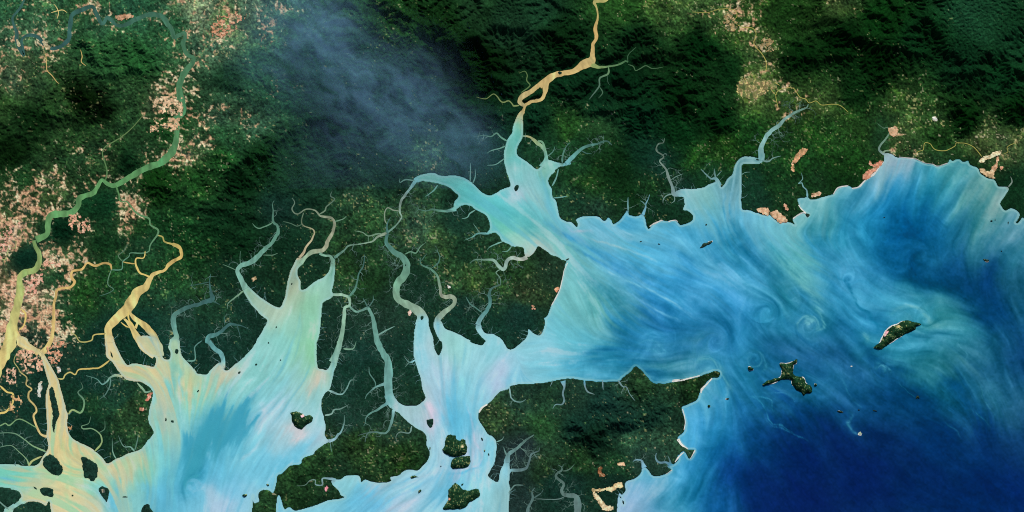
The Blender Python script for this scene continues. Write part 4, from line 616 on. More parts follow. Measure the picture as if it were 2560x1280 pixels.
for x_, y_, r_, a_ in ((1560, 690, 190, .8), (1720, 740, 130, .5), (1100, 1150, 190, .75), (930, 1240, 150, .7), (650, 980, 140, .8), (560, 1080, 120, .5), (1830, 590, 110, .9), (1960, 1010, 110, .7), (2430, 1030, 100, .6), (1500, 900, 150, .6), (200, 1150, 150, .6), (430, 1050, 110, .6), (1380, 540, 100, .6), (2000, 660, 120, .4), (1140, 1000, 100, .5)):
    ST = np.maximum(ST, a_*np.exp(-((X-x_)**2+(Y-y_)**2)/r_**2)+.12)
MT = norm(vnoise(X, Y, 5, 36)+.8*vnoise(X+3*S1, Y, 11, 37)+.7*vnoise(X+5*S1, Y, 24, 38))     # soft mottling
CL = norm(fbm(X+26*fbm(X, Y, 70, 39, 3), Y+26*fbm(X, Y, 70, 40, 3), 80, 44, 5, .6))             # cloudy turbidity
S2 = norm(lic(vnoise(X, Y, 9, 32), 26, 2.0))
S3 = norm(lic(vnoise(X, Y, 26, 33), 30, 4.0))

# stirring: trace every point back through a field of eddies, so that tones roll up into filaments
plume = np.clip(1.25*np.exp(-(((X-1600)*.80+(Y-690)*.45)/330)**2-((-(X-1600)*.45+(Y-690)*.80)/110)**2), 0, 1)
psi = (.26*fbm(X, Y, 120, 46, 2, .5)*120+.17*fbm(X, Y, 42, 47, 2, .5)*42)*(1-.75*plume)
for ex, ey, er, sg in ((2024, 812, 26, 1), (1888, 898, 24, 1), (1770, 930, 34, -1), (2205, 925, 22, -1), (1800, 850, 50, 1), (1985, 745, 26, -1), (1920, 780, 34, 1), (480, 1225, 30, -1), (2310, 630, 50, 1), (2120, 1040, 30, 1), (2060, 930, 34, -1), (1960, 1010, 30, 1), (2290, 790, 30, 1), (1650, 860, 36, 1)):
    psi += sg*er*.95*np.exp(-((X-ex)**2+(Y-ey)**2)/er**2)
gy_, gx_ = np.gradient(psi, DS)
TX, TY = X.copy(), Y.copy()
openw = .45+.55*sstep(1380, 1600, X)
for k in range(16):
    TX, TY = TX-3.2*samp(gy_, TX, TY)*openw, TY+3.2*samp(gx_, TX, TY)*openw
WSP = norm(lic(fbm(TX, TY, 22, 48, 4, .66), 16, 1.6))+.35*norm(fbm(TX, TY, 24, 48, 4, .62)); WSP = norm(WSP)           # wisps
WS2 = norm(lic(fbm(TX, TY, 50, 49, 3, .55), 14, 2.5))
# carry the station colours along the current, so that their borders fray into streaks
disp = 15*S2+26*S3*.55+8*S1
disp = disp*sstep(0, .3, seabb)*ST*1.05
qx = TX+VX*disp+3*fbm(X, Y, 15, 55, 2); qy = TY+VY_*disp+3*fbm(X, Y, 15, 56, 2)
wat = idw(stations(WATER), 4.2, 260.)(qx, qy)
sm_ = np.stack([lic(wat[..., k], 16, 2.0) for k in range(3)], -1)
wf = sstep(.15, .6, seabb)[..., None]*(.45+.35*openw)[..., None]
wat = wat*(1-wf)+sm_*wf
def paint(poly_txt, width, col, al):
    p = smooth_path(np.array([[float(v) for v in t.split(',')] for t in poly_txt.split()]), 3)
    x0, y0 = p.min(0)-width*2-14; x1, y1 = p.max(0)+width*2+14
    i0 = max(0, int((x0-X0)/DS)); i1 = min(NX, int((x1-X0)/DS)+1); j0 = max(0, int((y0-Y0)/DS)); j1 = min(NY, int((y1-Y0)/DS)+1)
    if i1 <= i0 or j1 <= j0: return
    sx = X[j0:j1, i0:i1]+5*fbm(X[j0:j1, i0:i1], Y[j0:j1, i0:i1], 22, 61, 3); sy = Y[j0:j1, i0:i1]+5*fbm(X[j0:j1, i0:i1], Y[j0:j1, i0:i1], 22, 62, 3); sx = sx*.72+.28*TX[j0:j1, i0:i1]; sy = sy*.72+.28*TY[j0:j1, i0:i1]
    d = np.full(sx.shape, 1e9); e = np.ones(sx.shape)
    for k, q in enumerate(p):
        dd = (sx-q[0])**2+(sy-q[1])**2; m = dd < d
        d[m] = dd[m]; e[m] = min(1, .25+3*min(k, len(p)-1-k)/len(p))
    d = np.sqrt(d)
    a = al*np.exp(-(d/(width*.62))**2)*e*np.clip(.85+.3*S1[j0:j1, i0:i1], .2, 1.3)
    a = np.clip(a, 0, 1)[..., None]
    wat[j0:j1, i0:i1] = wat[j0:j1, i0:i1]*(1-a)+col*a
for c, w, al, s in FILAMENTS: paint(s, w, rgb(c), al)
lum = wat.mean(2)
turb = sstep(125, 180, lum)                       # silt-rich shallow water
blue = 1-sstep(60, 130, lum)
wat *= (1+(.018*S1+.016*S2)*(1-blue)*(.4+ST)+(.045*S1+.045*S2)*ST*blue+.014*MT*(1-.4*turb)+.03*MT*blue+(.062*WSP+.022*WS2)*(1-turb)*sstep(28, 80, lum)+.014*WSP*turb)[..., None]
wat[..., 0] *= 1+.03*MT*(1-turb)+(.11*WSP+.05*WS2)*(1-turb)*sstep(28, 80, lum)
wat[..., 1] *= 1+.020*WSP*(1-turb)
pk = turb*sstep(.9, 2.4, (S2*.7+S3*.6+.3*S1)*(.5+.7*ST)+.45*WSP+.35*CL+.15*MT)*(.48-.28*openw)
yel = sstep(0, 60, wat[..., 0]-wat[..., 2])
pk = (pk*(1-yel))[..., None]
wat = wat*(1-pk)+np.array([222., 203, 208])*pk
bl = (turb*sstep(1.0, 2.6, -S2*.9-S3*.6)*.4)[..., None]
wat = wat*(1-bl)+np.array([112., 185, 215])*bl
bl = ((1-turb)*(1-blue)*sstep(.9, 2.6, S2*.6+S1*.4+.5*WSP)*.22*ST)[..., None]
wat = wat*(1-bl)+np.array([135., 200, 225])*bl
# deep clear patch in the western bay with a frayed head
dk = smooth_path(P(('C','80,1080 78,950 92,830 130,730 165,725 200,720 235,640 270,600 340,540 400,500 470,515 520,470 545,500 570,540 600,590 640,570 610,660 560,720 480,760 430,805 340,840 260,880 230,940 160,1010 120,1090')), 4, True)
dm = blur(fill(dk, X0, Y0, FW, FH, 1.0).astype(float), 6)
a = (fsamp(dm, X+VX*(9*S1+11*S2+6*S3), Y+VY_*(9*S1+11*S2+6*S3))*np.clip(.78+.10*S2+.05*MT, .4, 1))[..., None]
wat = wat*(1-a)+np.array([74., 160, 188])*a
dz = np.zeros(X.shape)
for x_, y_, r_, a_ in ((190, 1150, 150, 1.), (280, 1160, 90, .8), (430, 960, 90, .9), (350, 920, 60, .7), (60, 1210, 80, .8), (420, 1060, 80, .5), (200, 1260, 140, .9), (500, 960, 60, .6)):
    dz = np.maximum(dz, a_*np.exp(-((X-x_)**2+(Y-y_)**2)/r_**2))
yy_ = sstep(5, 50, wat[..., 0]-wat[..., 2])[..., None]
m1 = (dz*sstep(-.1, 1.0, S2+.5*S3)*.80)[..., None]
m2_ = (dz*sstep(.1, 1.2, -S2*.8-.6*S3)*.78)[..., None]
wat = wat*(1-m1*yy_)+np.array([148., 210, 168])*m1*yy_
wat = wat*(1-m2_*(1-yy_))+np.array([224., 207, 152])*m2_*(1-yy_)
# silt brushed along the shores
shore = sstep(.97, .55, seabb)*(.5+.5*fbm(X, Y, 70, 71, 2))*np.clip(.8+.3*S1, 0, 1.4)
rim = sstep(.5, .62, sea)*sstep(1., .93, blur(sea, 1))*.5*sstep(60, 150, lum)
shore = (np.maximum(shore*.35*sstep(70, 120, lum), rim))[..., None]
wat = wat*(1-shore)+np.array([175., 205, 205])*shore
# river colours away from the sea
a = (sstep(9, 2, rdist)*sstep(.55, .08, seabb))[..., None]
rc = rcol*(1-(1-np.array([1.04, 1.02, .93]))*sstep(200, 120, rcol.max(2))[..., None])*(1+.045*S1+.05*S2+.03*MT)[..., None]
# two-toned silt threads in the wide rivers
th = (sstep(.6, 2, S2)*sstep(7, 16, rw)*.5)[..., None]
rc = rc*(1-th)+(rc*np.array([.84, 1.0, 1.0]))*th
wat = wat*(1-a)+rc*a
nb = (1-sstep(-30, 10, wat[..., 0]-wat[..., 2]))*(1-a[..., 0])
dp = (1-sstep(105, 165, lum))*nb
wat = wat+nb[..., None]*turb[..., None]*np.array([0., 3, 5])+dp[..., None]*np.array([-9., 6, -5])
mid_ = (1-turb)*nb*sstep(40, 80, lum)
wat = wat+(nb*turb)[..., None]*np.array([-12., 0, -3])+mid_[..., None]*np.array([-8., 0, -4])
nv = sstep(1750, 2050, X)*sstep(950, 1120, Y)*blue
wat = wat+nv[..., None]*np.array([5., -7, 0])
wat = np.clip(wat, 1, 245)

# ---------------------------------------------------------------- land fields
LQ = idw(stations(LAND), 3.6, 200.)
wx = X+22*fbm(X, Y, 70, 81, 4); wy = Y+22*fbm(X, Y, 70, 82, 4)
LF = LQ(wx, wy)
LF[..., 0] *= .90+.10*sstep(900, 700, Y)
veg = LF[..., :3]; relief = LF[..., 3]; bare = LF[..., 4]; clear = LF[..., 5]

RIDGES = ['1380,1070 1450,1095 1520,1090 1600,1065 1690,1060,','1600,975 1680,960 1760,945','1050,130 1120,150 1200,180 1260,230','960,80 1060,110 1160,100 1280,130','1850,150 1980,170 2080,165 2200,150',
 '2000,85 2120,90 2240,100','2250,130 2330,190 2330,260','2400,180 2440,240 2500,290','2350,300 2450,280 2560,260','1420,240 1520,230 1640,240 1780,250','1330,240 1420,300 1540,290','1500,100 1620,140 1760,150 1850,170',
 '700,1190 780,1150 880,1120 1000,1120 1060,1150','660,390 700,420','180,230 220,255 260,290','380,450 460,470 560,440','600,400 680,330 800,300','330,120 360,180','1900,80 2000,90','2400,20 2460,80 2450,140','1560,330 1680,360','60,330 110,290','740,180 860,220 960,220','800,360 900,380 960,340']
bump = np.zeros((NY, NX))
for r in RIDGES:
    p = smooth_path(np.array([[float(v) for v in t.strip(',').split(',')] for t in r.split()]), 8)
    i0 = max(0, int((p[:, 0].min()-90-X0)/DS)); i1 = min(NX, int((p[:, 0].max()+90-X0)/DS)); j0 = max(0, int((p[:, 1].min()-90-Y0)/DS)); j1 = min(NY, int((p[:, 1].max()+90-Y0)/DS))
    sx = wx[j0:j1, i0:i1]; sy = wy[j0:j1, i0:i1]; d = np.full(sx.shape, 1e9)
    for q in p: d = np.minimum(d, (sx-q[0])**2+(sy-q[1])**2)
    d = np.sqrt(d)
    bump[j0:j1, i0:i1] = np.maximum(bump[j0:j1, i0:i1], np.maximum(0, 1-d/42)**1.1)

base = fbm(X, Y, 130, 91, 5, .52)*2.2
rid = 1-np.abs(fbm(wx, wy, 74, 95, 4, .5))*2.4
H = base*.55+rid*.75+bump*1.5                    # broad mountain mass
H *= 1.0
def gully(x, y, Hf, L, seed, sharp=1.):
    """drainage-like grooves that run down the slope of Hf"""
    gyy, gxx = np.gradient(Hf, DS)
    gm = np.hypot(gxx, gyy)+1e-6
    px, py = -gyy/gm, gxx/gm                       # across-slope direction
    cs = L*1.05
    u = x/cs+500; v = y/cs+500; iu = np.floor(u).astype(int); iv = np.floor(v).astype(int)
    r = np.random.default_rng(seed); jx = r.random((256, 256)); jy = r.random((256, 256)); jp = r.random((256, 256))*.6
    C = np.zeros_like(x); Sn = np.zeros_like(x); Wt = np.zeros_like(x)
    for a in (-1, 0, 1):
        for b in (-1, 0, 1):
            ci, cj = (iu+a) & 255, (iv+b) & 255
            dx = (u-(iu+a+jx[cj, ci]))*cs; dy = (v-(iv+b+jy[cj, ci]))*cs
            w = np.exp(-(dx*dx+dy*dy)/(cs*cs)*2.2)
            ph = 2*math.pi*((dx*px+dy*py)/L+jp[cj, ci])
            C += w*np.cos(ph); Sn += w*np.sin(ph); Wt += w
    m = np.hypot(C, Sn)+1e-6
    g = C/m*np.minimum(1, m/Wt*1.6)
    return 1-2*np.abs(g)**.8 if sharp > 1 else g
Hm = H*20*U                                        # in scene units, broad
G = np.zeros_like(H)
def band(a, L, W, seed, wob=9):
    u = (X*math.cos(a)+Y*math.sin(a))/L; v = (-X*math.sin(a)+Y*math.cos(a)+wob*fbm(X, Y, 80, seed+5, 3)*2)/W
    return 1-2.2*np.abs(vnoise(u*10, v*10, 10, seed)+.45*vnoise(u*20, v*20, 10, seed+1))
RG = np.zeros_like(H); RWt = np.full_like(H, .15)
for x_, y_, r_, a_, L_, W_ in ((2050, 150, 260, .06, 150, 30), (2350, 170, 170, 1.45, 110, 26), (2500, 300, 130, -.15, 160, 26), (2200, 300, 160, .1, 130, 24), (1150, 150, 190, .45, 120, 30), (1450, 230, 200, .15, 100, 24), (1680, 180, 200, 1.2, 90, 24), (950, 330, 220, .5, 90, 22), (1550, 1075, 190, .0, 140, 30), (600, 430, 220, .15, 120, 26), (300, 150, 200, 1.3, 70, 22), (1800, 330, 140, -.5, 120, 26), (900, 1130, 200, -.2, 110, 24)):
    w = np.exp(-((X-x_)**2+(Y-y_)**2)/r_**2)+1e-4
    RG += w*band(a_, L_, W_, int(x_)); RWt += w
RG /= RWt
# rivers of the hills: let running water carve the uplands (coarse sheet, then refined)
def carve(st=2, rounds=22):
    Bs = ((sea > .5) | (rdist < 1.5))[::st, ::st]
    ny, nx = Bs.shape; dx = DS*st; N = ny*nx
    r0 = np.random.default_rng(11)
    h = (fbm(X[::st, ::st], Y[::st, ::st], 60, 701, 4, .6)*6+8+RG[::st, ::st]*5+r0.random((ny, nx))*1.2)
    Bs = Bs.copy(); Bs[0] = Bs[-1] = True; Bs[:, 0] = Bs[:, -1] = True
    h[Bs] = 0
    upl = np.clip(.25+np.clip(relief[::st, ::st], 0, 1.1), .25, 1.3)*(1+.35*fbm(X[::st, ::st], Y[::st, ::st], 45, 702, 3))
    offs = [(-1, -1), (-1, 0), (-1, 1), (0, -1), (0, 1), (1, -1), (1, 0), (1, 1)]
    ids = np.arange(N).reshape(ny, nx)
    for it in range(rounds):
        hp = np.pad(h, 1, mode='edge'); best = np.zeros((ny, nx)); rec = ids.copy(); dist = np.full((ny, nx), dx)
        for a, b in offs:
            d_ = dx*math.hypot(a, b); sl = (h-hp[1+a:1+a+ny, 1+b:1+b+nx])/d_*(1+.12*r0.random((ny, nx)))
            tgt = np.clip(ids+a*nx+b, 0, N-1); k = sl > best
            best[k] = sl[k]; rec[k] = tgt[k]; dist[k] = d_
        rec[Bs] = ids[Bs]
        order = np.argsort(h, axis=None); rl = rec.ravel().tolist(); A = [1.0]*N
        ol = order.tolist()
        for i in reversed(ol):
            r = rl[i]
            if r != i: A[r] += A[i]
        dt = 4.0
        F = (.34*dt*np.sqrt(np.array(A))*dx/dist.ravel()/dx*1.9).tolist()
        h = h+upl*dt*(~Bs); hl = h.ravel().tolist()
        for i in ol:
            r = rl[i]
            if r != i:
                v_ = hl[r]
                if hl[i] > v_: hl[i] = (hl[i]+F[i]*v_)/(1+F[i])
        h = np.array(hl).reshape(ny, nx)
        hp = np.pad(h, 1, mode='edge')
        h = np.where(Bs, h, h+.06*(hp[:-2, 1:-1]+hp[2:, 1:-1]+hp[1:-1, :-2]+hp[1:-1, 2:]-4*h))
    return h, np.array(A).reshape(ny, nx)
eh, eA = carve()
def up2(F):
    n_y, n_x = F.shape; u = np.clip(np.arange(NX)/2, 0, n_x-1.001); v = np.clip(np.arange(NY)/2, 0, n_y-1.001)
    i = u.astype(int); j = v.astype(int); a = (u-i)[None]; b = (v-j)[:, None]
    return (F[j][:, i]*(1-a)+F[j][:, i+1]*a)*(1-b)+(F[j+1][:, i]*(1-a)+F[j+1][:, i+1]*a)*b
E = up2(eh); DRAIN = up2(np.log(eA))
acc = blur(E, 1)*1.0
print('carved', E.max(), E.mean(), np.hypot(*np.gradient(E, DS)).mean())
acc *= .50/np.hypot(*np.gradient(acc, DS))[(relief > .6) & (sea < .1)].mean()

for L, amp, seed, shp in ((12.5, 1.9, 103, 1), (7.0, 1.35, 104, 1)):
    g = gully(X, Y, blur(acc, 1), L, seed, shp)
    acc = acc+amp*g; G = G+amp*g
acc_n = acc
LIFT = np.clip(relief, 0.05, 1.3)
riv = sstep(1.5, 14, rdist)*.9+.1*sstep(0, 4, rdist); riv2 = sstep(3, 48, np.minimum(rdist_far, 60))
coast = sstep(.5, .0, seabb); coast2 = sstep(.6, 0, blur((sea > .5).astype(np.float64), 20))
Hh = (acc_n-acc_n.mean())
Hb = blur(Hh, 16)
Hd = (Hh-Hb)*U*1.15
Hb = np.log1p(np.exp((Hb+9)/7))*7*U*.45
Hd = Hd+.12
plain = .016+.012*U*0
rough = .010*fbm(X, Y, 9, 111, 3)+.006*vnoise(X, Y, 4, 112)
Z = .045+(Hd*LIFT**1.1*riv*coast+Hb*LIFT**1.2*riv2*coast2)+(rough*1.2+.012)*riv*coast
# banks and sea bed
Z = np.where(sea > .5, -.25*sstep(.5, .85, sea)-.0, Z)
edge = np.clip((.5-sea)/.5, -1, 1)
Z = np.where(np.abs(edge) < .999, np.minimum(Z, .05*edge), Z)
wide = rw > 0
Z = np.where((rdist < 0) & (sea < .5), np.minimum(Z, .02), Z)
Z = np.where((rdist < 5) & (sea < .5), np.minimum(Z, .032+.01*np.maximum(rdist, 0)), Z)

Z = np.where((sea < .48), np.maximum(Z, .014), Z)
# ---------------------------------------------------------------- land colour
valley = norm(DRAIN)                                  # + in the grooves
n1 = vnoise(X, Y, 3.0, 121); n2 = vnoise(X, Y, 5.5, 122); n3 = fbm(X, Y, 26, 123, 3); n4 = fbm(X, Y, 90, 124, 3)
brd = 1-np.clip(relief, 0, 1)
col = veg*(1+(.26*n1+.22*n2+.12*n3)[..., None]*(.55+.6*sstep(0, .5, clear+.4*bare))[..., None])
ylw = (sstep(.15, .8, n3+.35*n2)*sstep(.05, .6, clear)*.40)[..., None]
col = col*(1-ylw)+col*np.array([1.55, 1.30, .95])*ylw
bluish = (sstep(.1, .8, -n3-.2*n1)*.35*sstep(0, .6, clear+bare))[..., None]
col = col*(1-bluish)+col*np.array([.55, .78, .95])*bluish
farm = sstep(.12, .5, clear+.5*bare)*(1-sstep(.8, 1.1, relief))
col = col*(1+.16*farm*np.array([1.2, 1.05, .6])[:, None, None].transpose(1, 2, 0)*np.ones(3)) if False else col*(1+farm[..., None]*np.array([.05, .05, .0]))
n5 = fbm(X, Y, 44, 125, 4, .6); n6 = fbm(wx, wy, 120, 126, 3)
col = col*(1+.34*n5[..., None]*(.4+.6*farm[..., None])*np.array([1.0, .95, .85]))
col = col*(1+.22*n6[..., None]*np.array([.9, .6, 1.]))
# scattered clearings
sp = vnoise(X, Y, 3.6, 131)+.30*vnoise(X, Y, 16, 132)+.25*n3
thr = .98-.50*np.clip(clear, 0, 1)
a = (sstep(thr, thr+.16, sp)*sstep(.0, .06, clear)*np.clip(.55+.35*n6, .25, .85))[..., None]
tone = np.where((vnoise(X, Y, 11, 133) > .15)[..., None], np.array([196., 190, 128]), np.where((vnoise(X, Y, 13, 134) > -.1)[..., None], np.array([120., 160, 92]), np.array([222., 205, 170])))
col = col*(1-a)+tone*a
# dry bare fields following the valleys
net = 1-np.abs(fbm(X+6*n2, Y, 30, 141, 3, .55))*3.0
net2 = 1-np.abs(fbm(X, Y, 13, 142, 2, .5))*2.6
net3 = 1-np.abs(fbm(X+9*n2, Y+7*n1, 44, 145, 4, .62))*5.0
rivn = sstep(26, 4, rdist_far)*.22
f = .40*np.maximum(net, net3)+.34*net2+.14*np.clip(valley, -1, 2)+.20*n3+.10*n1+.06*n2+.42*n4+rivn
thr = 1.08-1.02*np.clip(bare, 0, 1.1)
a = (sstep(thr-.08, thr+.30, f)*sstep(.03, .2, bare)*.92)[..., None]
pt = vnoise(X, Y, 24, 144)+.8*n1
pinks = np.where((pt > .45)[..., None], np.array([246., 214, 182]), np.where((pt > -.5)[..., None], np.array([228., 178, 145]), np.array([205., 150, 122])))
pinks = pinks*np.array([.97, 1.0, .96])*(1+.13*n1+.08*n2)[..., None]
dense = (sstep(.75, 1.0, bare)*.45)[..., None]
pinks = pinks*(1-dense)+dense*(np.array([232., 175, 145])*(1+.12*n1)[..., None])
col = col*(1-a)+pinks*a
# dark creeks through the fields
dk = (sstep(.90, 1.0, 1-np.abs(fbm(X, Y, 34, 151, 3))*2.4)*sstep(.4, .9, bare)*.75)[..., None]
col = col*(1-dk)+np.array([30., 55, 48])*dk
# mud and mangrove fringe: darker blue-green belt with pale hair channels
man = np.clip(1-relief*4, 0, 1)*np.clip(1-clear*3, 0, 1)*(1-np.clip(bare*3, 0, 1))
hair = sstep(.86, 1.0, 1-np.abs(fbm(X, Y, 15, 161, 3, .6))*2.0)*man*.30
col = col*(1-hair[..., None])+np.array([88., 108, 104])*hair[..., None]
col = np.clip(col, 3, 250)
# vegetation colour with hill shading in it, darkened further as relief grows
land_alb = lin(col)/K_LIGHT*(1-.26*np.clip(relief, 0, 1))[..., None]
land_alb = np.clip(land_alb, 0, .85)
wat_alb = np.clip(lin(wat)/K_LIGHT, 0, .85)

# ---------------------------------------------------------------- mesh helpers
SC = bpy.context.scene; CO = SC.collection
def grid_mesh(name, xs, ys, z, col, keep=None):
    ny, nx = z.shape
    v = np.empty((ny*nx, 3), np.float32); v[:, 0] = WX(xs).ravel(); v[:, 1] = WY(ys).ravel(); v[:, 2] = z.ravel()
    idx = np.arange(ny*nx).reshape(ny, nx)
    q = np.stack([idx[:-1, :-1], idx[1:, :-1], idx[1:, 1:], idx[:-1, 1:]], -1).reshape(-1, 4)
    if keep is not None: q = q[keep.ravel()]
    return raw_mesh(name, v, q, col.reshape(-1, 3))
def raw_mesh(name, v, q, col, smooth=True, compact=True):
    if compact:
        used = np.unique(q); mp = np.full(len(v), -1); mp[used] = np.arange(len(used)); v = v[used]; col = col[used]; q = mp[q]
    me = bpy.data.meshes.new(name); n = len(q); kk = q.shape[1]
    me.vertices.add(len(v)); me.vertices.foreach_set('co', np.ascontiguousarray(v, np.float32).ravel())
    me.loops.add(n*kk); me.loops.foreach_set('vertex_index', np.ascontiguousarray(q, np.int32).ravel())
    me.polygons.add(n); me.polygons.foreach_set('loop_start', np.arange(0, n*kk, kk, dtype=np.int32)); me.polygons.foreach_set('loop_total', np.full(n, kk, np.int32))
    me.polygons.foreach_set('use_smooth', np.full(n, smooth))
    at = me.color_attributes.new('tint', 'FLOAT_COLOR', 'POINT')
    c4 = np.ones((len(v), 4), np.float32); c4[:, :3] = col; at.data.foreach_set('color', c4.ravel())
    me.update(calc_edges=True); me.validate()
    return me
def obj(name, me, mat, parent=None, label=None, cat=None, group=None, kind=None):
    o = bpy.data.objects.new(name, me); CO.objects.link(o)
    if me is not None: me.materials.append(mat)
    if parent is not None: o.parent = parent
    for k, val in (('label', label), ('category', cat), ('group', group), ('kind', kind)):
        if val: o[k] = val
    return o

# ---------------------------------------------------------------- materials
def material(name, rough, spec, n_scale, n_amt, bump_s=0., bump_scale=6., ior=1.45):
    m = bpy.data.materials.new(name); m.use_nodes = True; nt = m.node_tree; N = nt.nodes; Lk = nt.links
    b = N['Principled BSDF']; at = N.new('ShaderNodeAttribute'); at.attribute_name = 'tint'
    tc = N.new('ShaderNodeTexCoord'); no = N.new('ShaderNodeTexNoise'); no.inputs['Scale'].default_value = n_scale; no.inputs['Detail'].default_value = 4; no.inputs['Roughness'].default_value = .62
    Lk.new(tc.outputs['Object'], no.inputs['Vector'])
    mr = N.new('ShaderNodeMapRange'); mr.inputs['From Min'].default_value = .3; mr.inputs['From Max'].default_value = .7; mr.inputs['To Min'].default_value = 1-n_amt; mr.inputs['To Max'].default_value = 1+n_amt
    Lk.new(no.outputs['Fac'], mr.inputs['Value'])
    vm = N.new('ShaderNodeVectorMath'); vm.operation = 'SCALE'
    Lk.new(at.outputs['Color'], vm.inputs[0]); Lk.new(mr.outputs['Result'], vm.inputs['Scale']); Lk.new(vm.outputs['Vector'], b.inputs['Base Color'])
    b.inputs['Roughness'].default_value = rough; b.inputs['Specular IOR Level'].default_value = spec; b.inputs['IOR'].default_value = ior
    if bump_s:
        n2_ = N.new('ShaderNodeTexNoise'); n2_.inputs['Scale'].default_value = bump_scale; n2_.inputs['Detail'].default_value = 3
        Lk.new(tc.outputs['Object'], n2_.inputs['Vector'])
        bp = N.new('ShaderNodeBump'); bp.inputs['Strength'].default_value = bump_s; bp.inputs['Distance'].default_value = .04
        Lk.new(n2_.outputs['Fac'], bp.inputs['Height']); Lk.new(bp.outputs['Normal'], b.inputs['Normal'])
    return m
M_LAND = material('forest_canopy', 1.0, .0, 6.0, .42, .55, 4.5)
M_BARE = material('bare_ground', .95, .1, 6.5, .26, .2, 6.0)
M_WATER = material('silty_water', .5, .06, 5.0, .035, .03, 3.0, 1.333)
M_SAND = material('beach_sand', .9, .15, 8.0, .08)

# ---------------------------------------------------------------- terrain and sea
keep = ~((sea[:-1, :-1] > .97) & (sea[1:, 1:] > .97) & (sea[1:, :-1] > .97) & (sea[:-1, 1:] > .97))
def ring(zf, cf):
    """coarse continuation of a sheet beyond the surveyed ground"""
    st = 32.; ax = np.arange(X0-st*60, X1+st*60+1, st); ay = np.arange(Y0-st*60, Y1+st*60+1, st)
    AX, AY = np.meshgrid(ax, ay)
    inside = (AX[:-1, :-1] >= X0-1) & (AX[1:, 1:] <= X1+1) & (AY[:-1, :-1] >= Y0-1) & (AY[1:, 1:] <= Y1+1)
    return AX, AY, ~inside
def join_meshes(parts):
    vs, qs, cs, n = [], [], [], 0
    for xs, ys, z, c, kp in parts:
        ny, nx = z.shape; v = np.stack([WX(xs).ravel(), WY(ys).ravel(), z.ravel()], 1)
        idx = np.arange(ny*nx).reshape(ny, nx)+n
        q = np.stack([idx[:-1, :-1], idx[1:, :-1], idx[1:, 1:], idx[:-1, 1:]], -1).reshape(-1, 4)
        if kp is not None: q = q[kp.ravel()]
        vs.append(v); qs.append(q); cs.append(c.reshape(-1, 3)); n += ny*nx
    return np.concatenate(vs), np.concatenate(qs), np.concatenate(cs)
AX, AY, rk = ring(None, None)
ex = np.clip(AX, X0+4, X1-4); ey = np.clip(AY, Y0+4, Y1-4)
jx_ = AX+60*fbm(AX, AY, 400, 201, 3); jy_ = AY+60*fbm(AX, AY, 400, 202, 3)
rsea = samp(sea, np.clip(jx_, X0+6, X1-6), np.clip(jy_, Y0+6, Y1-6))
rz = np.where(rsea > .5, -.3, .06+np.clip(.5+fbm(AX, AY, 160, 203, 4)*1.6, .0, 3)*.8)
rcl = samp(land_alb.mean(axis=2)*0+0, ex, ey)[..., None]*0+np.array([.012, .04, .018])*(1+.35*fbm(AX, AY, 120, 204, 3))[..., None]
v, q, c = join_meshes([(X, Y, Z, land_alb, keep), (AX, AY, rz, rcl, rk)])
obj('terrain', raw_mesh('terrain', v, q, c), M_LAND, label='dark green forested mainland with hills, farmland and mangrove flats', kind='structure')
rwc = samp(wat_alb, ex, ey)
v, q, c = join_meshes([(X, Y, X*0, wat_alb, sea[:-1, :-1] > -1), (AX, AY, AX*0-.004, rwc, rk)])
keep_w = None
obj('sea', raw_mesh('sea', v, q, c), M_WATER, label='silty turquoise bays and deep blue open sea streaked by currents', kind='structure')

# ---------------------------------------------------------------- river ribbons
def ribbon(p, nrm, z, colf, cross=3, wadd=0., zoff=0., inset=None):
    n = len(p); m = cross*2+1
    off = np.linspace(-1, 1, m)
    w = (p[:, 2]/2+wadd)
    xs = p[:, 0][:, None]+nrm[:, 0][:, None]*w[:, None]*off[None]; ys = p[:, 1][:, None]+nrm[:, 1][:, None]*w[:, None]*off[None]
    # frayed banks
    j = .35*vnoise(xs, ys, 3.5, 77)*np.minimum(1, p[:, 2]/5)[:, None]
    xs = xs+j*nrm[:, 0][:, None]*np.abs(off)[None]**3; ys = ys+j*nrm[:, 1][:, None]*np.abs(off)[None]**3
    zz = z(xs, ys)+zoff
    v = np.stack([WX(xs), WY(ys), zz], -1).reshape(-1, 3)
    idx = np.arange(n*m).reshape(n, m)
    q = np.stack([idx[:-1, :-1], idx[1:, :-1], idx[1:, 1:], idx[:-1, 1:]], -1).reshape(-1, 4)
    return v, q, colf(xs, ys).reshape(-1, 3)
def frames(p):
    t = np.gradient(p[:, :2], axis=0); t /= np.linalg.norm(t, axis=1)[:, None]+1e-9
    t = np.stack([np.convolve(np.pad(t[:, k], 2, mode='edge'), np.ones(5)/5, 'valid') for k in (0, 1)], 1); t /= np.linalg.norm(t, axis=1)[:, None]+1e-9
    return np.stack([-t[:, 1], t[:, 0]], 1)
WATZ = .046
def zriv(xs, ys):
    s = samp(seab, xs, ys)
    return np.maximum(samp(Z, xs, ys), .030)*(1-sstep(.2, .75, s))+.006
def wcol(xs, ys): return samp(wat_alb, xs, ys)
cr_v, cr_q, cr_c, cr_n = [], [], [], 0
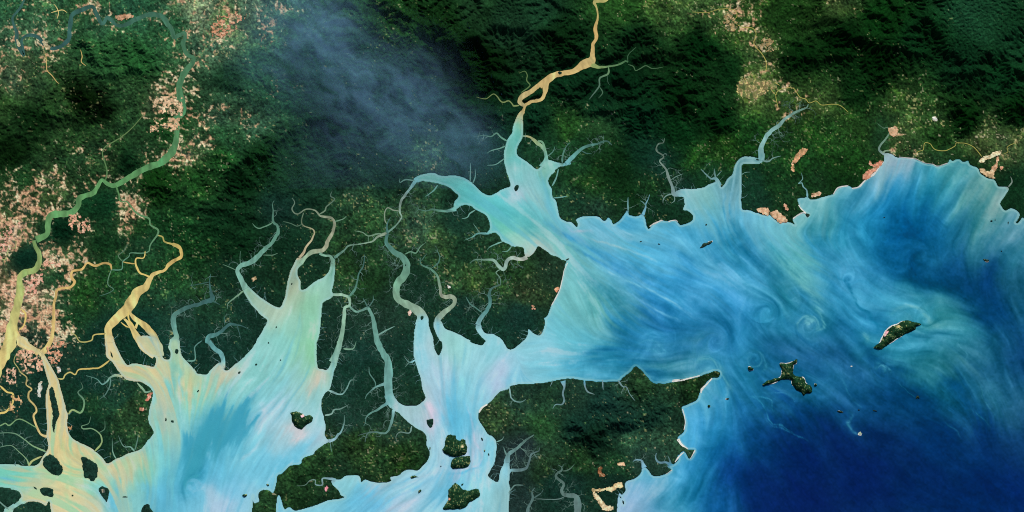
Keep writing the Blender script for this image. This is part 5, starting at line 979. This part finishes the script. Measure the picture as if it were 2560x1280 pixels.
for ri, (label, flag, p, nrm, s, col_) in enumerate(paths):
    nr = frames(p); wmax = p[:, 2].max()
    cross = 1 if wmax < 3.5 else (2 if wmax < 9 else 4)
    ends = np.minimum(1, (.35+np.minimum(s, s[-1]-s)/12)) if wmax < 6 else 1
    pp = p.copy(); pp[:, 2] = pp[:, 2]*ends
    v, q, c = ribbon(pp, nr, zriv, wcol, cross, .25, .0006*(ri % 9))
    # narrow creeks: their own colour, not a sample blurred with the banks
    if wmax < 5:
        c = np.repeat(np.clip(lin(col_*np.array([1.04, 1.02, .93]))/K_LIGHT, 0, .85), cross*2+1, axis=0)*(.55*samp(np.ones((NY, NX)), p[:, 0], p[:, 1])[:, None].repeat(cross*2+1, 0).reshape(-1, 1)+.45)
    nm = 'river' if wmax > 6 else 'creek'
    if 'looping river' in label: p[:, 2] *= 1.3
    if 'stream' in label: nm = 'stream'
    obj(nm, raw_mesh(nm, v, q, c), M_WATER, label=label, kind='structure')
    # fine tidal hair creeks on mangrove banks
    if 'm' in flag:
        i = 3
        while i < len(p)-3:
            for sd in (-1, 1):
                if rng.random() < .34: continue
                w = p[i, 2]; x = p[i, 0]+sd*nr[i, 0]*w*.45; y = p[i, 1]+sd*nr[i, 1]*w*.45
                a0 = math.atan2(sd*nr[i, 1], sd*nr[i, 0])+rng.normal(0, .35)
                stack = [(x, y, a0, rng.uniform(8, 44)*(.5+.5*min(1, w/8)), rng.uniform(.7, 1.5), 0)]
                while stack:
                    x, y, a_, Ln, w0, dep = stack.pop()
                    pts_ = [[x, y, w0]]; k = 0; tot = 0; tr = 0.
                    while tot < Ln:
                        tr = .6*tr+rng.normal(0, .22); a_ += tr; x += 2.2*math.cos(a_); y += 2.2*math.sin(a_); tot += 2.2
                        if tot > 6 and (float(samp(seab, x, y)) > .25 or float(samp(rdist, x, y)) < 1.2): break
                        pts_.append([x, y, w0*(1-.75*tot/Ln)])
                        if dep < 2 and rng.random() < .2: stack.append((x, y, a_+rng.choice([-1, 1])*rng.uniform(.4, .9), Ln*.55, w0*(1-.75*tot/Ln), dep+1))
                    if len(pts_) < 4: continue
                    b = np.array(pts_); v, q, c = ribbon(b, frames(b), lambda a, b_: samp(Z, a, b_)+.012, wcol, 1)
                    cc = lin(np.array([104., 138, 126]))/K_LIGHT
                    fd = np.linspace(1, .35, len(b)).repeat(3)[:, None]; c = np.tile(cc, (len(v), 1))*fd+(1-fd)*np.array([.02, .045, .035])
                    cr_v.append(v); cr_q.append(q+cr_n); cr_c.append(c); cr_n += len(v)
            i += int(rng.integers(4, 9))
# hair creeks along the mangrove shores
for pth in (WEST_BAY, MAIN_SEA):
    p = smooth_path(P(pth), 4, True); nr = frames(p); i = 2
    while i < len(p)-2:
        x, y = p[i]
        if X0 < x < X1 and Y0 < y < Y1 and float(samp(man, x, y)) > .45 and rng.random() < .55:
            for sd in (-1, 1):
                if float(samp(seab, x+sd*nr[i, 0]*9, y+sd*nr[i, 1]*9)) > .2: continue
                a_ = math.atan2(sd*nr[i, 1], sd*nr[i, 0])+rng.normal(0, .3); Ln = rng.uniform(8, 24); w0 = rng.uniform(.8, 1.6); pts_ = [[x, y, w0*1.5]]; xx, yy, tot = x, y, 0
                while tot < Ln:
                    a_ += rng.normal(0, .2); xx += 2.2*math.cos(a_); yy += 2.2*math.sin(a_); tot += 2.2
                    pts_.append([xx, yy, w0*(1-.75*tot/Ln)])
                b = np.array(pts_); v, q, c = ribbon(b, frames(b), lambda a, b_: np.maximum(samp(Z, a, b_), 0)+.012, wcol, 1)
                c = np.tile(lin(np.array([100., 142, 142]))/K_LIGHT, (len(v), 1))
                cr_v.append(v); cr_q.append(q+cr_n); cr_c.append(c); cr_n += len(v)
        i += int(rng.integers(2, 5))
obj('tidal_creeks', raw_mesh('tidal_creeks', np.concatenate(cr_v), np.concatenate(cr_q), np.concatenate(cr_c)), M_WATER, label='hair-thin tidal creeks fraying into the dark mangrove banks', kind='stuff')

# ---------------------------------------------------------------- islands
def seg_sdf(poly, x, y):
    """signed distance, + inside"""
    d = np.full(x.shape, 1e9); ins = np.zeros(x.shape, bool)
    for a, b in zip(poly, np.roll(poly, -1, 0)):
        e = b-a; L2 = (e*e).sum()+1e-9
        t = np.clip(((x-a[0])*e[0]+(y-a[1])*e[1])/L2, 0, 1)
        d = np.minimum(d, (x-a[0]-t*e[0])**2+(y-a[1]-t*e[1])**2)
        if a[1] != b[1]:
            k = ((a[1] <= y) != (b[1] <= y)) & (x < a[0]+(y-a[1])*e[0]/e[1]); ins ^= k
    d = np.sqrt(d); return np.where(ins, d, -d)
VEGC = {'mangrove': (26, 54, 44), 'forest': (28, 60, 38), 'hill': (12, 44, 24), 'rock': (36, 54, 44), 'forest_beach': (26, 58, 36), 'sand': (150, 165, 140)}
HGT = {'mangrove': .05, 'forest': .42, 'hill': .55, 'rock': .22, 'forest_beach': .5, 'sand': .08}
def island_mesh(poly, kind, idx):
    ext = max(np.ptp(poly[:, 0]), np.ptp(poly[:, 1])); st = .5 if ext < 14 else (.8 if ext < 50 else 1.25)
    x0, y0 = poly.min(0)-3; x1, y1 = poly.max(0)+3
    xs, ys = np.meshgrid(np.arange(x0, x1+st, st), np.arange(y0, y1+st, st))
    fr = min(1.6, ext*.045)
    sd = seg_sdf(poly, xs+fr*fbm(xs, ys, 6, 301, 2), ys+fr*fbm(xs, ys, 6, 302, 2))
    R = max(2.5, min(14, ext*.22))
    h = HGT[kind]*(.35+.65*min(1, ext/60))
    prof = np.clip(sd/R, 0, 1)**.7
    g = samp(acc_n, xs, ys); g = (g-g.mean())*U*.30
    base_z = .035 if kind in ('mangrove',) else .02
    z = np.where(sd > 0, base_z+prof*h*(1+.35*fbm(xs, ys, 18, 303, 3))+g*prof*(0 if kind == 'mangrove' else 1)*min(1, ext/40), -.12)
    z = np.where(sd > 0, np.maximum(z, base_z), z)
    n1_ = vnoise(xs, ys, 2.4, 311); n2_ = vnoise(xs, ys, 7, 312)
    c = np.array(VEGC[kind], float)*(1+.22*n1_+.2*n2_)[..., None]
    if kind in ('forest', 'forest_beach'):
        a = sstep(.62, .85, n1_+.4*n2_)[..., None]*.75; c = c*(1-a)+np.array([165., 160, 105])*a
    if kind == 'rock':
        a = sstep(.4, .8, n1_)[..., None]*.6; c = c*(1-a)+np.array([95., 115, 105])*a
    c = np.clip(lin(np.clip(c, 4, 240))/K_LIGHT*1.0, 0, .85)
    ring_ = (kind == 'forest_beach') or (kind == 'rock' and ext > 8)
    kp = np.maximum.reduce([sd[:-1, :-1], sd[1:, :-1], sd[1:, 1:], sd[:-1, 1:]]) > -st*.8
    v = np.stack([WX(xs).ravel(), WY(ys).ravel(), z.ravel()], 1)
    ii = np.arange(xs.size).reshape(xs.shape)
    q = np.stack([ii[:-1, :-1], ii[1:, :-1], ii[1:, 1:], ii[:-1, 1:]], -1).reshape(-1, 4)[kp.ravel()]
    return raw_mesh('island', v, q, c.reshape(-1, 3)), ring_
def shoreline(poly, t0, t1, w, off=0.0):
    p = smooth_path(poly, 1.5, True); n = len(p); s0, s1 = int(t0*n), int(t1*n)
    seg = np.array([p[k % n] for k in range(s0, s1+1)]); cen = poly.mean(0)
    seg = seg+0.0
    k = np.sin(np.linspace(0, math.pi, len(seg)))**.4
    ww = w*k*(1+.4*vnoise(seg[:, 0], seg[:, 1], 5, 330))
    return np.column_stack([seg, np.maximum(ww, .15)])
def strip(name, b, parent, colr, z=.03, mat=None, **kw):
    f = lambda a, b_: np.maximum(samp(Z, a, b_), 0)*0+z
    v, q, c = ribbon(b, frames(b), f, wcol, 1)
    c = np.tile(np.clip(lin(np.array(colr, float))/K_LIGHT, 0, .88), (len(v), 1))*(1+.12*rng.normal(size=(len(v), 1)))
    return obj(name, raw_mesh(name, v, q, np.clip(c, 0, .9)), mat or M_SAND, parent, **kw)
# which stretch of each rim carries a beach (fractions of the outline)
BEACH_AT = {'three-armed dark green island with white coves': [(.0, .09, 1.6), (.14, .21, 1.3), (.28, .345, 2.4), (.56, .60, 1.2), (.68, .74, 2.2), (.90, .96, 1.6)],
            'long spindle-shaped green island with a white northern beach': [(.06, .36, 3.6), (.70, .86, 2.2)],
            'small round green islet east of the peninsula tip': [(.0, .35, 1.6), (.55, .8, 1.2)],
            'small round islet south of the peninsula tip': [(.1, .4, 1.2)], 'tiny green islet beside the three-armed island': [(.5, .8, 1.0)],
            'small bright sandy islet ringed by shallow water': [(.0, .6, 2.0)], 'tiny white-capped rock near the middle of the open sea': [(.1, .6, 1.4)],
            'long ragged rocky islet in the central sea': [(.35, .6, 1.2)], 'tiny pale-ringed islet in the milky plume': [(.3, .8, 1.0)],
            'small rock group islet at the right edge sea': [(.6, .9, .9)], 'tiny dark islet southeast of the three-armed island': [(.5, .8, .9)]}
SPOTS = {'heart-shaped dark green island in the western bay': [('clearing', ('C', '968,562 988,552 998,565 980,578'), (235, 190, 205))],
         'large rounded forested island with pale clearings in the southern strait': [('clearing', ('E', '895,785 912,782 915,798 900,800'), (205, 190, 150))],
         'large ragged forested island at the bottom of the southern strait': [('clearing', ('E', '795,1172 812,1176 815,1190 798,1192'), (235, 160, 120))],
         'long spindle-shaped green island with a white northern beach': [('clearing', ('Q8', '578,392 586,380 600,372 604,378 592,392 582,402'), (225, 160, 165)), ('clearing', ('Q8', '640,350 655,345 662,352 648,360'), (190, 170, 110))],
         'dark drop-shaped delta island with a mottled centre': [('clearing', ('A', '752,1112 775,1108 782,1132 762,1140'), (95, 105, 100))]}
LIDX = {}
def patch_mesh(poly, rag, colr, zf, st=1.0, seed=0, zo=.03):
    x0, y0 = poly.min(0)-4; x1, y1 = poly.max(0)+4
    xs, ys = np.meshgrid(np.arange(x0, x1+st, st), np.arange(y0, y1+st, st))
    rag0 = rag; rag = max(rag, 4) if np.ptp(poly[:, 0])+np.ptp(poly[:, 1]) > 30 else rag
    sd = seg_sdf(poly, xs, ys)+rag*(.75*fbm(xs, ys, 9, 401+seed, 3)+.55*vnoise(xs, ys, 3.0, 402+seed))-(rag*.12)
    if rag >= 7: sd = np.minimum(sd*.5+3.5, 5)-rag*.9*sstep(.15, .75, np.abs(fbm(xs, ys, 15, 405+seed, 4, .6))*3.0)+2.2*vnoise(xs, ys, 2.6, 407)
    z = zf(xs, ys)+zo
    n1_ = vnoise(xs, ys, 2.6, 411); n2_ = vnoise(xs, ys, 9, 412); n3_ = vnoise(xs, ys, 5, 413)
    c = np.array(colr, float)*(1+.09*n1_+.05*n2_)[..., None]
    a = (sstep(.35, .9, n3_+.4*n1_)*.45)[..., None]
    c = c*(1-a)+np.minimum(np.array(colr, float)*np.array([1.06, 1.15, 1.2]), 245)*a
    a = (sstep(.05, .6, -n3_+.6*n1_-.3*n2_)*(.55 if rag < 6 else .85))[..., None]
    c = c*(1-a)+(np.array([60., 78, 48]) if rag0 >= 7 else np.array([120., 108, 70]))*a
    a = (sstep(.25, .8, n1_+.5*n2_)*.5)[..., None]; c = c*(1-a)+np.array([250., 222, 190])*a
    if rag == 6:
        gl = (((np.abs(((xs*.94+ys*.34+6*n2_) % 19)-9.5) > 8.6) | (np.abs(((ys*.94-xs*.34+6*n2_) % 23)-11.5) > 10.6)) & (n3_ > -.3))[..., None]
        c = np.where(gl, np.array([215., 200, 130]), c)
        a = (sstep(.2, .6, n2_+.4*n1_)*.8)[..., None]; c = c*(1-a)+np.array([58., 84, 42])*a
        a = (sstep(.55, .8, n3_-.3*n2_)*.7)[..., None]; c = c*(1-a)+np.array([215., 165, 125])*a
    c = np.clip(lin(np.clip(c, 4, 250))/K_LIGHT, 0, .88)
    kp = np.maximum.reduce([sd[:-1, :-1], sd[1:, :-1], sd[1:, 1:], sd[:-1, 1:]]) > 0
    if not kp.any(): return None
    v = np.stack([WX(xs).ravel(), WY(ys).ravel(), z.ravel()], 1); ii = np.arange(xs.size).reshape(xs.shape)
    q = np.stack([ii[:-1, :-1], ii[1:, :-1], ii[1:, 1:], ii[:-1, 1:]], -1).reshape(-1, 4)[kp.ravel()]
    return raw_mesh('patch', v, q, c.reshape(-1, 3))
for idx, (label, kind, pth) in enumerate(ISLANDS):
    if len(pth) == 2: poly = P(pth)[:, :2]
    else:
        sh, cx_, cy_, rx, ry, an = pth; ox, oy, k = SH[sh]; an = math.radians(an)
        r_ = random.Random(idx); poly = []
        for t in range(12):
            f_ = 1+.22*(r_.random()-.5)*2; a_ = t/12*2*math.pi
            u_, v_ = rx*math.cos(a_)*f_, ry*math.sin(a_)*f_
            poly.append([ox+(cx_+u_*math.cos(an)-v_*math.sin(an))*k, oy+(cy_+u_*math.sin(an)+v_*math.cos(an))*k])
        poly = np.array(poly)
    sp_ = smooth_path(poly, 2.0, True)
    me, rg = island_mesh(sp_, kind, idx)
    nm = {'rock': 'rock_islet', 'sand': 'sandy_islet'}.get(kind, 'island')
    cen = poly.mean(0)
    top = bpy.data.objects.new(nm, None); CO.objects.link(top); top.location = (WX(cen[0]), WY(cen[1]), 0); top.empty_display_size = .2
    parts_ = []
    o = obj('wooded_ground' if kind != 'rock' else 'rocky_ground', me, M_LAND if kind not in ('sand',) else M_SAND); parts_.append(o)
    for (t0, t1, w) in BEACH_AT.get(label, []):
        parts_.append(strip('beach', shoreline(poly, t0, t1, w*1.15), None, (238, 236, 225), .035))
    for (nm2, pp_, cl) in SPOTS.get(label, []):
        m2 = patch_mesh(P(pp_)[:, :2], 1, cl, lambda a, b: a*0+.0, .6)
        if m2:
            zt = max(vv.co.z for vv in me.vertices)
            # drape the clearing on the island by the nearest height
            from mathutils.bvhtree import BVHTree
            bv = BVHTree.FromPolygons([vv.co for vv in me.vertices], [list(pg.vertices) for pg in me.polygons])
            for vv in m2.vertices:
                hit = bv.ray_cast((vv.co.x, vv.co.y, 5), (0, 0, -1))
                if hit[0] is not None: vv.co.z = hit[0].z+.02
            parts_.append(obj(nm2, m2, M_BARE))
    for o in parts_:
        o.parent = top; o.location = (-top.location.x, -top.location.y, 0)
    top['label'] = label; top['category'] = 'rock' if kind == 'rock' else 'island'
    top['group'] = 'islands in the bays and the open sea'

# ---------------------------------------------------------------- bare patches, towns, beaches
for i, (nm, cat, label, cl, rag, pth) in enumerate(PATCHES):
    poly = smooth_path(P(pth)[:, :2], 4, True)
    def zf(a, b): return np.maximum(samp(Z, a, b), .02)
    me = patch_mesh(poly, rag, rgb(cl), zf, 1.25, i, .035)
    if me: obj(nm, me, M_BARE, label=label, cat=cat, group={'sand_flat': 'pale sand flats near the coast', 'bare_field': 'bare dry fields in the green land', 'town': 'towns among the fields', 'quarry': None}[nm])
for sh, s in BEACHES:
    b = smooth_path(P((sh, s)), 2.0); b[:, 2] = b[:, 2]*1.05*(1+.35*vnoise(b[:, 0], b[:, 1], 6, 500))
    v, q, c = ribbon(b, frames(b), lambda a_, b_: np.maximum(samp(Z, a_, b_), .0)+.014, wcol, 1)
    c = np.tile(np.clip(lin(np.array([236., 230, 222]))/K_LIGHT, 0, .88), (len(v), 1))*(1-.16*rng.random((len(v), 1)))
    obj('beach', raw_mesh('beach', v, q, c), M_SAND, label='narrow white beach edging the mainland shore', kind='structure')

# ---------------------------------------------------------------- smoke
sp_x, sp_y = np.meshgrid(np.arange(560, 1300, 5.), np.arange(-60, 480, 5.))
sm = np.zeros(sp_x.shape)
for x_, y_, r_, a_ in SMOKE:
    r_ *= 1.12
    sm += a_*np.exp(-((sp_x-x_)**2+(sp_y-y_)**2)/r_**2)
wxs = sp_x+30*fbm(sp_x, sp_y, 60, 601, 3); wys = sp_y+30*fbm(sp_x, sp_y, 60, 602, 3)
# wisps drawn out down-wind (towards the lower right)
uu = (wxs*.75+wys*.66); vv_ = (-wxs*.66+wys*.75)
wisp = .72+.60*fbm(uu, vv_*2.6, 55, 603, 5, .68)
th_ = np.clip(sm*wisp-.03, 0, None); th_ = th_**1.15
n_y, n_x = th_.shape
th_[0] = th_[-1] = 0; th_[:, 0] = th_[:, -1] = 0
zb = np.full(th_.shape, 2.6); ztop = zb+th_*1.1; zbot = zb-th_*.15
v1 = np.stack([WX(sp_x).ravel(), WY(sp_y).ravel(), ztop.ravel()], 1); v2 = np.stack([WX(sp_x).ravel(), WY(sp_y).ravel(), zbot.ravel()], 1)
ii = np.arange(n_y*n_x).reshape(n_y, n_x); pos = (th_ > 1e-4).ravel()
low = np.where(pos, ii.ravel()+n_y*n_x, ii.ravel()).reshape(n_y, n_x)
fq = lambda I: np.stack([I[:-1, :-1], I[1:, :-1], I[1:, 1:], I[:-1, 1:]], -1).reshape(-1, 4)
kq = pos.reshape(n_y, n_x); kq = (kq[:-1, :-1] | kq[1:, :-1] | kq[1:, 1:] | kq[:-1, 1:]).ravel()
qs = np.concatenate([fq(ii)[kq], fq(low)[kq][:, ::-1]])
ms = bpy.data.materials.new('smoke'); ms.use_nodes = True; nt = ms.node_tree
nt.nodes.remove(nt.nodes['Principled BSDF']); pv = nt.nodes.new('ShaderNodeVolumePrincipled')
pv.inputs['Color'].default_value = (.37, .70, 1.0, 1); pv.inputs['Density'].default_value = SMOKE_D; pv.inputs['Anisotropy'].default_value = .0
nt.links.new(pv.outputs['Volume'], nt.nodes['Material Output'].inputs['Volume'])
me = raw_mesh('smoke', np.concatenate([v1, v2]), qs, np.ones((len(v1)*2, 3))*.6)
obj('smoke', me, ms, label='thin blue smoke drifting over the wooded hills', kind='stuff')

# ---------------------------------------------------------------- light, sky, camera
sun_az, sun_el = math.radians(14), math.radians(38)          # from the upper side, slightly right
L_ = bpy.data.lights.new('sun', 'SUN'); L_.energy = 3.6; L_.angle = math.radians(.5); L_.color = (1, .965, .91)
so = bpy.data.objects.new('sun', L_); CO.objects.link(so); so.location = (0, 0, 60)
dvec = Vector((math.sin(sun_az)*math.cos(sun_el), math.cos(sun_az)*math.cos(sun_el), math.sin(sun_el)))
so.rotation_euler = dvec.to_track_quat('Z', 'Y').to_euler()
w = bpy.data.worlds.new('World'); SC.world = w; w.use_nodes = True; nt = w.node_tree
sk = nt.nodes.new('ShaderNodeTexSky'); sk.sky_type = 'NISHITA'; sk.sun_disc = False; sk.sun_elevation = sun_el; sk.sun_rotation = sun_az
bg = nt.nodes['Background']; bg.inputs['Strength'].default_value = .06
nt.links.new(sk.outputs['Color'], bg.inputs['Color'])
cam = bpy.data.cameras.new('camera'); cam.sensor_width = 36; cam.lens = 36*400/128; cam.clip_start = 1; cam.clip_end = 2000
co = bpy.data.objects.new('camera', cam); CO.objects.link(co); co.location = (0, 0, 400); SC.camera = co
SC.view_settings.view_transform = 'Standard'; SC.view_settings.look = 'None'; SC.view_settings.exposure = 0; SC.view_settings.gamma = 1
SC.cycles.pixel_filter_type = 'BLACKMAN_HARRIS'; SC.cycles.filter_width = 1.05; SC.cycles.max_bounces = 4; SC.cycles.diffuse_bounces = 2; SC.cycles.use_denoising = False
SC.cycles.volume_bounces = 1
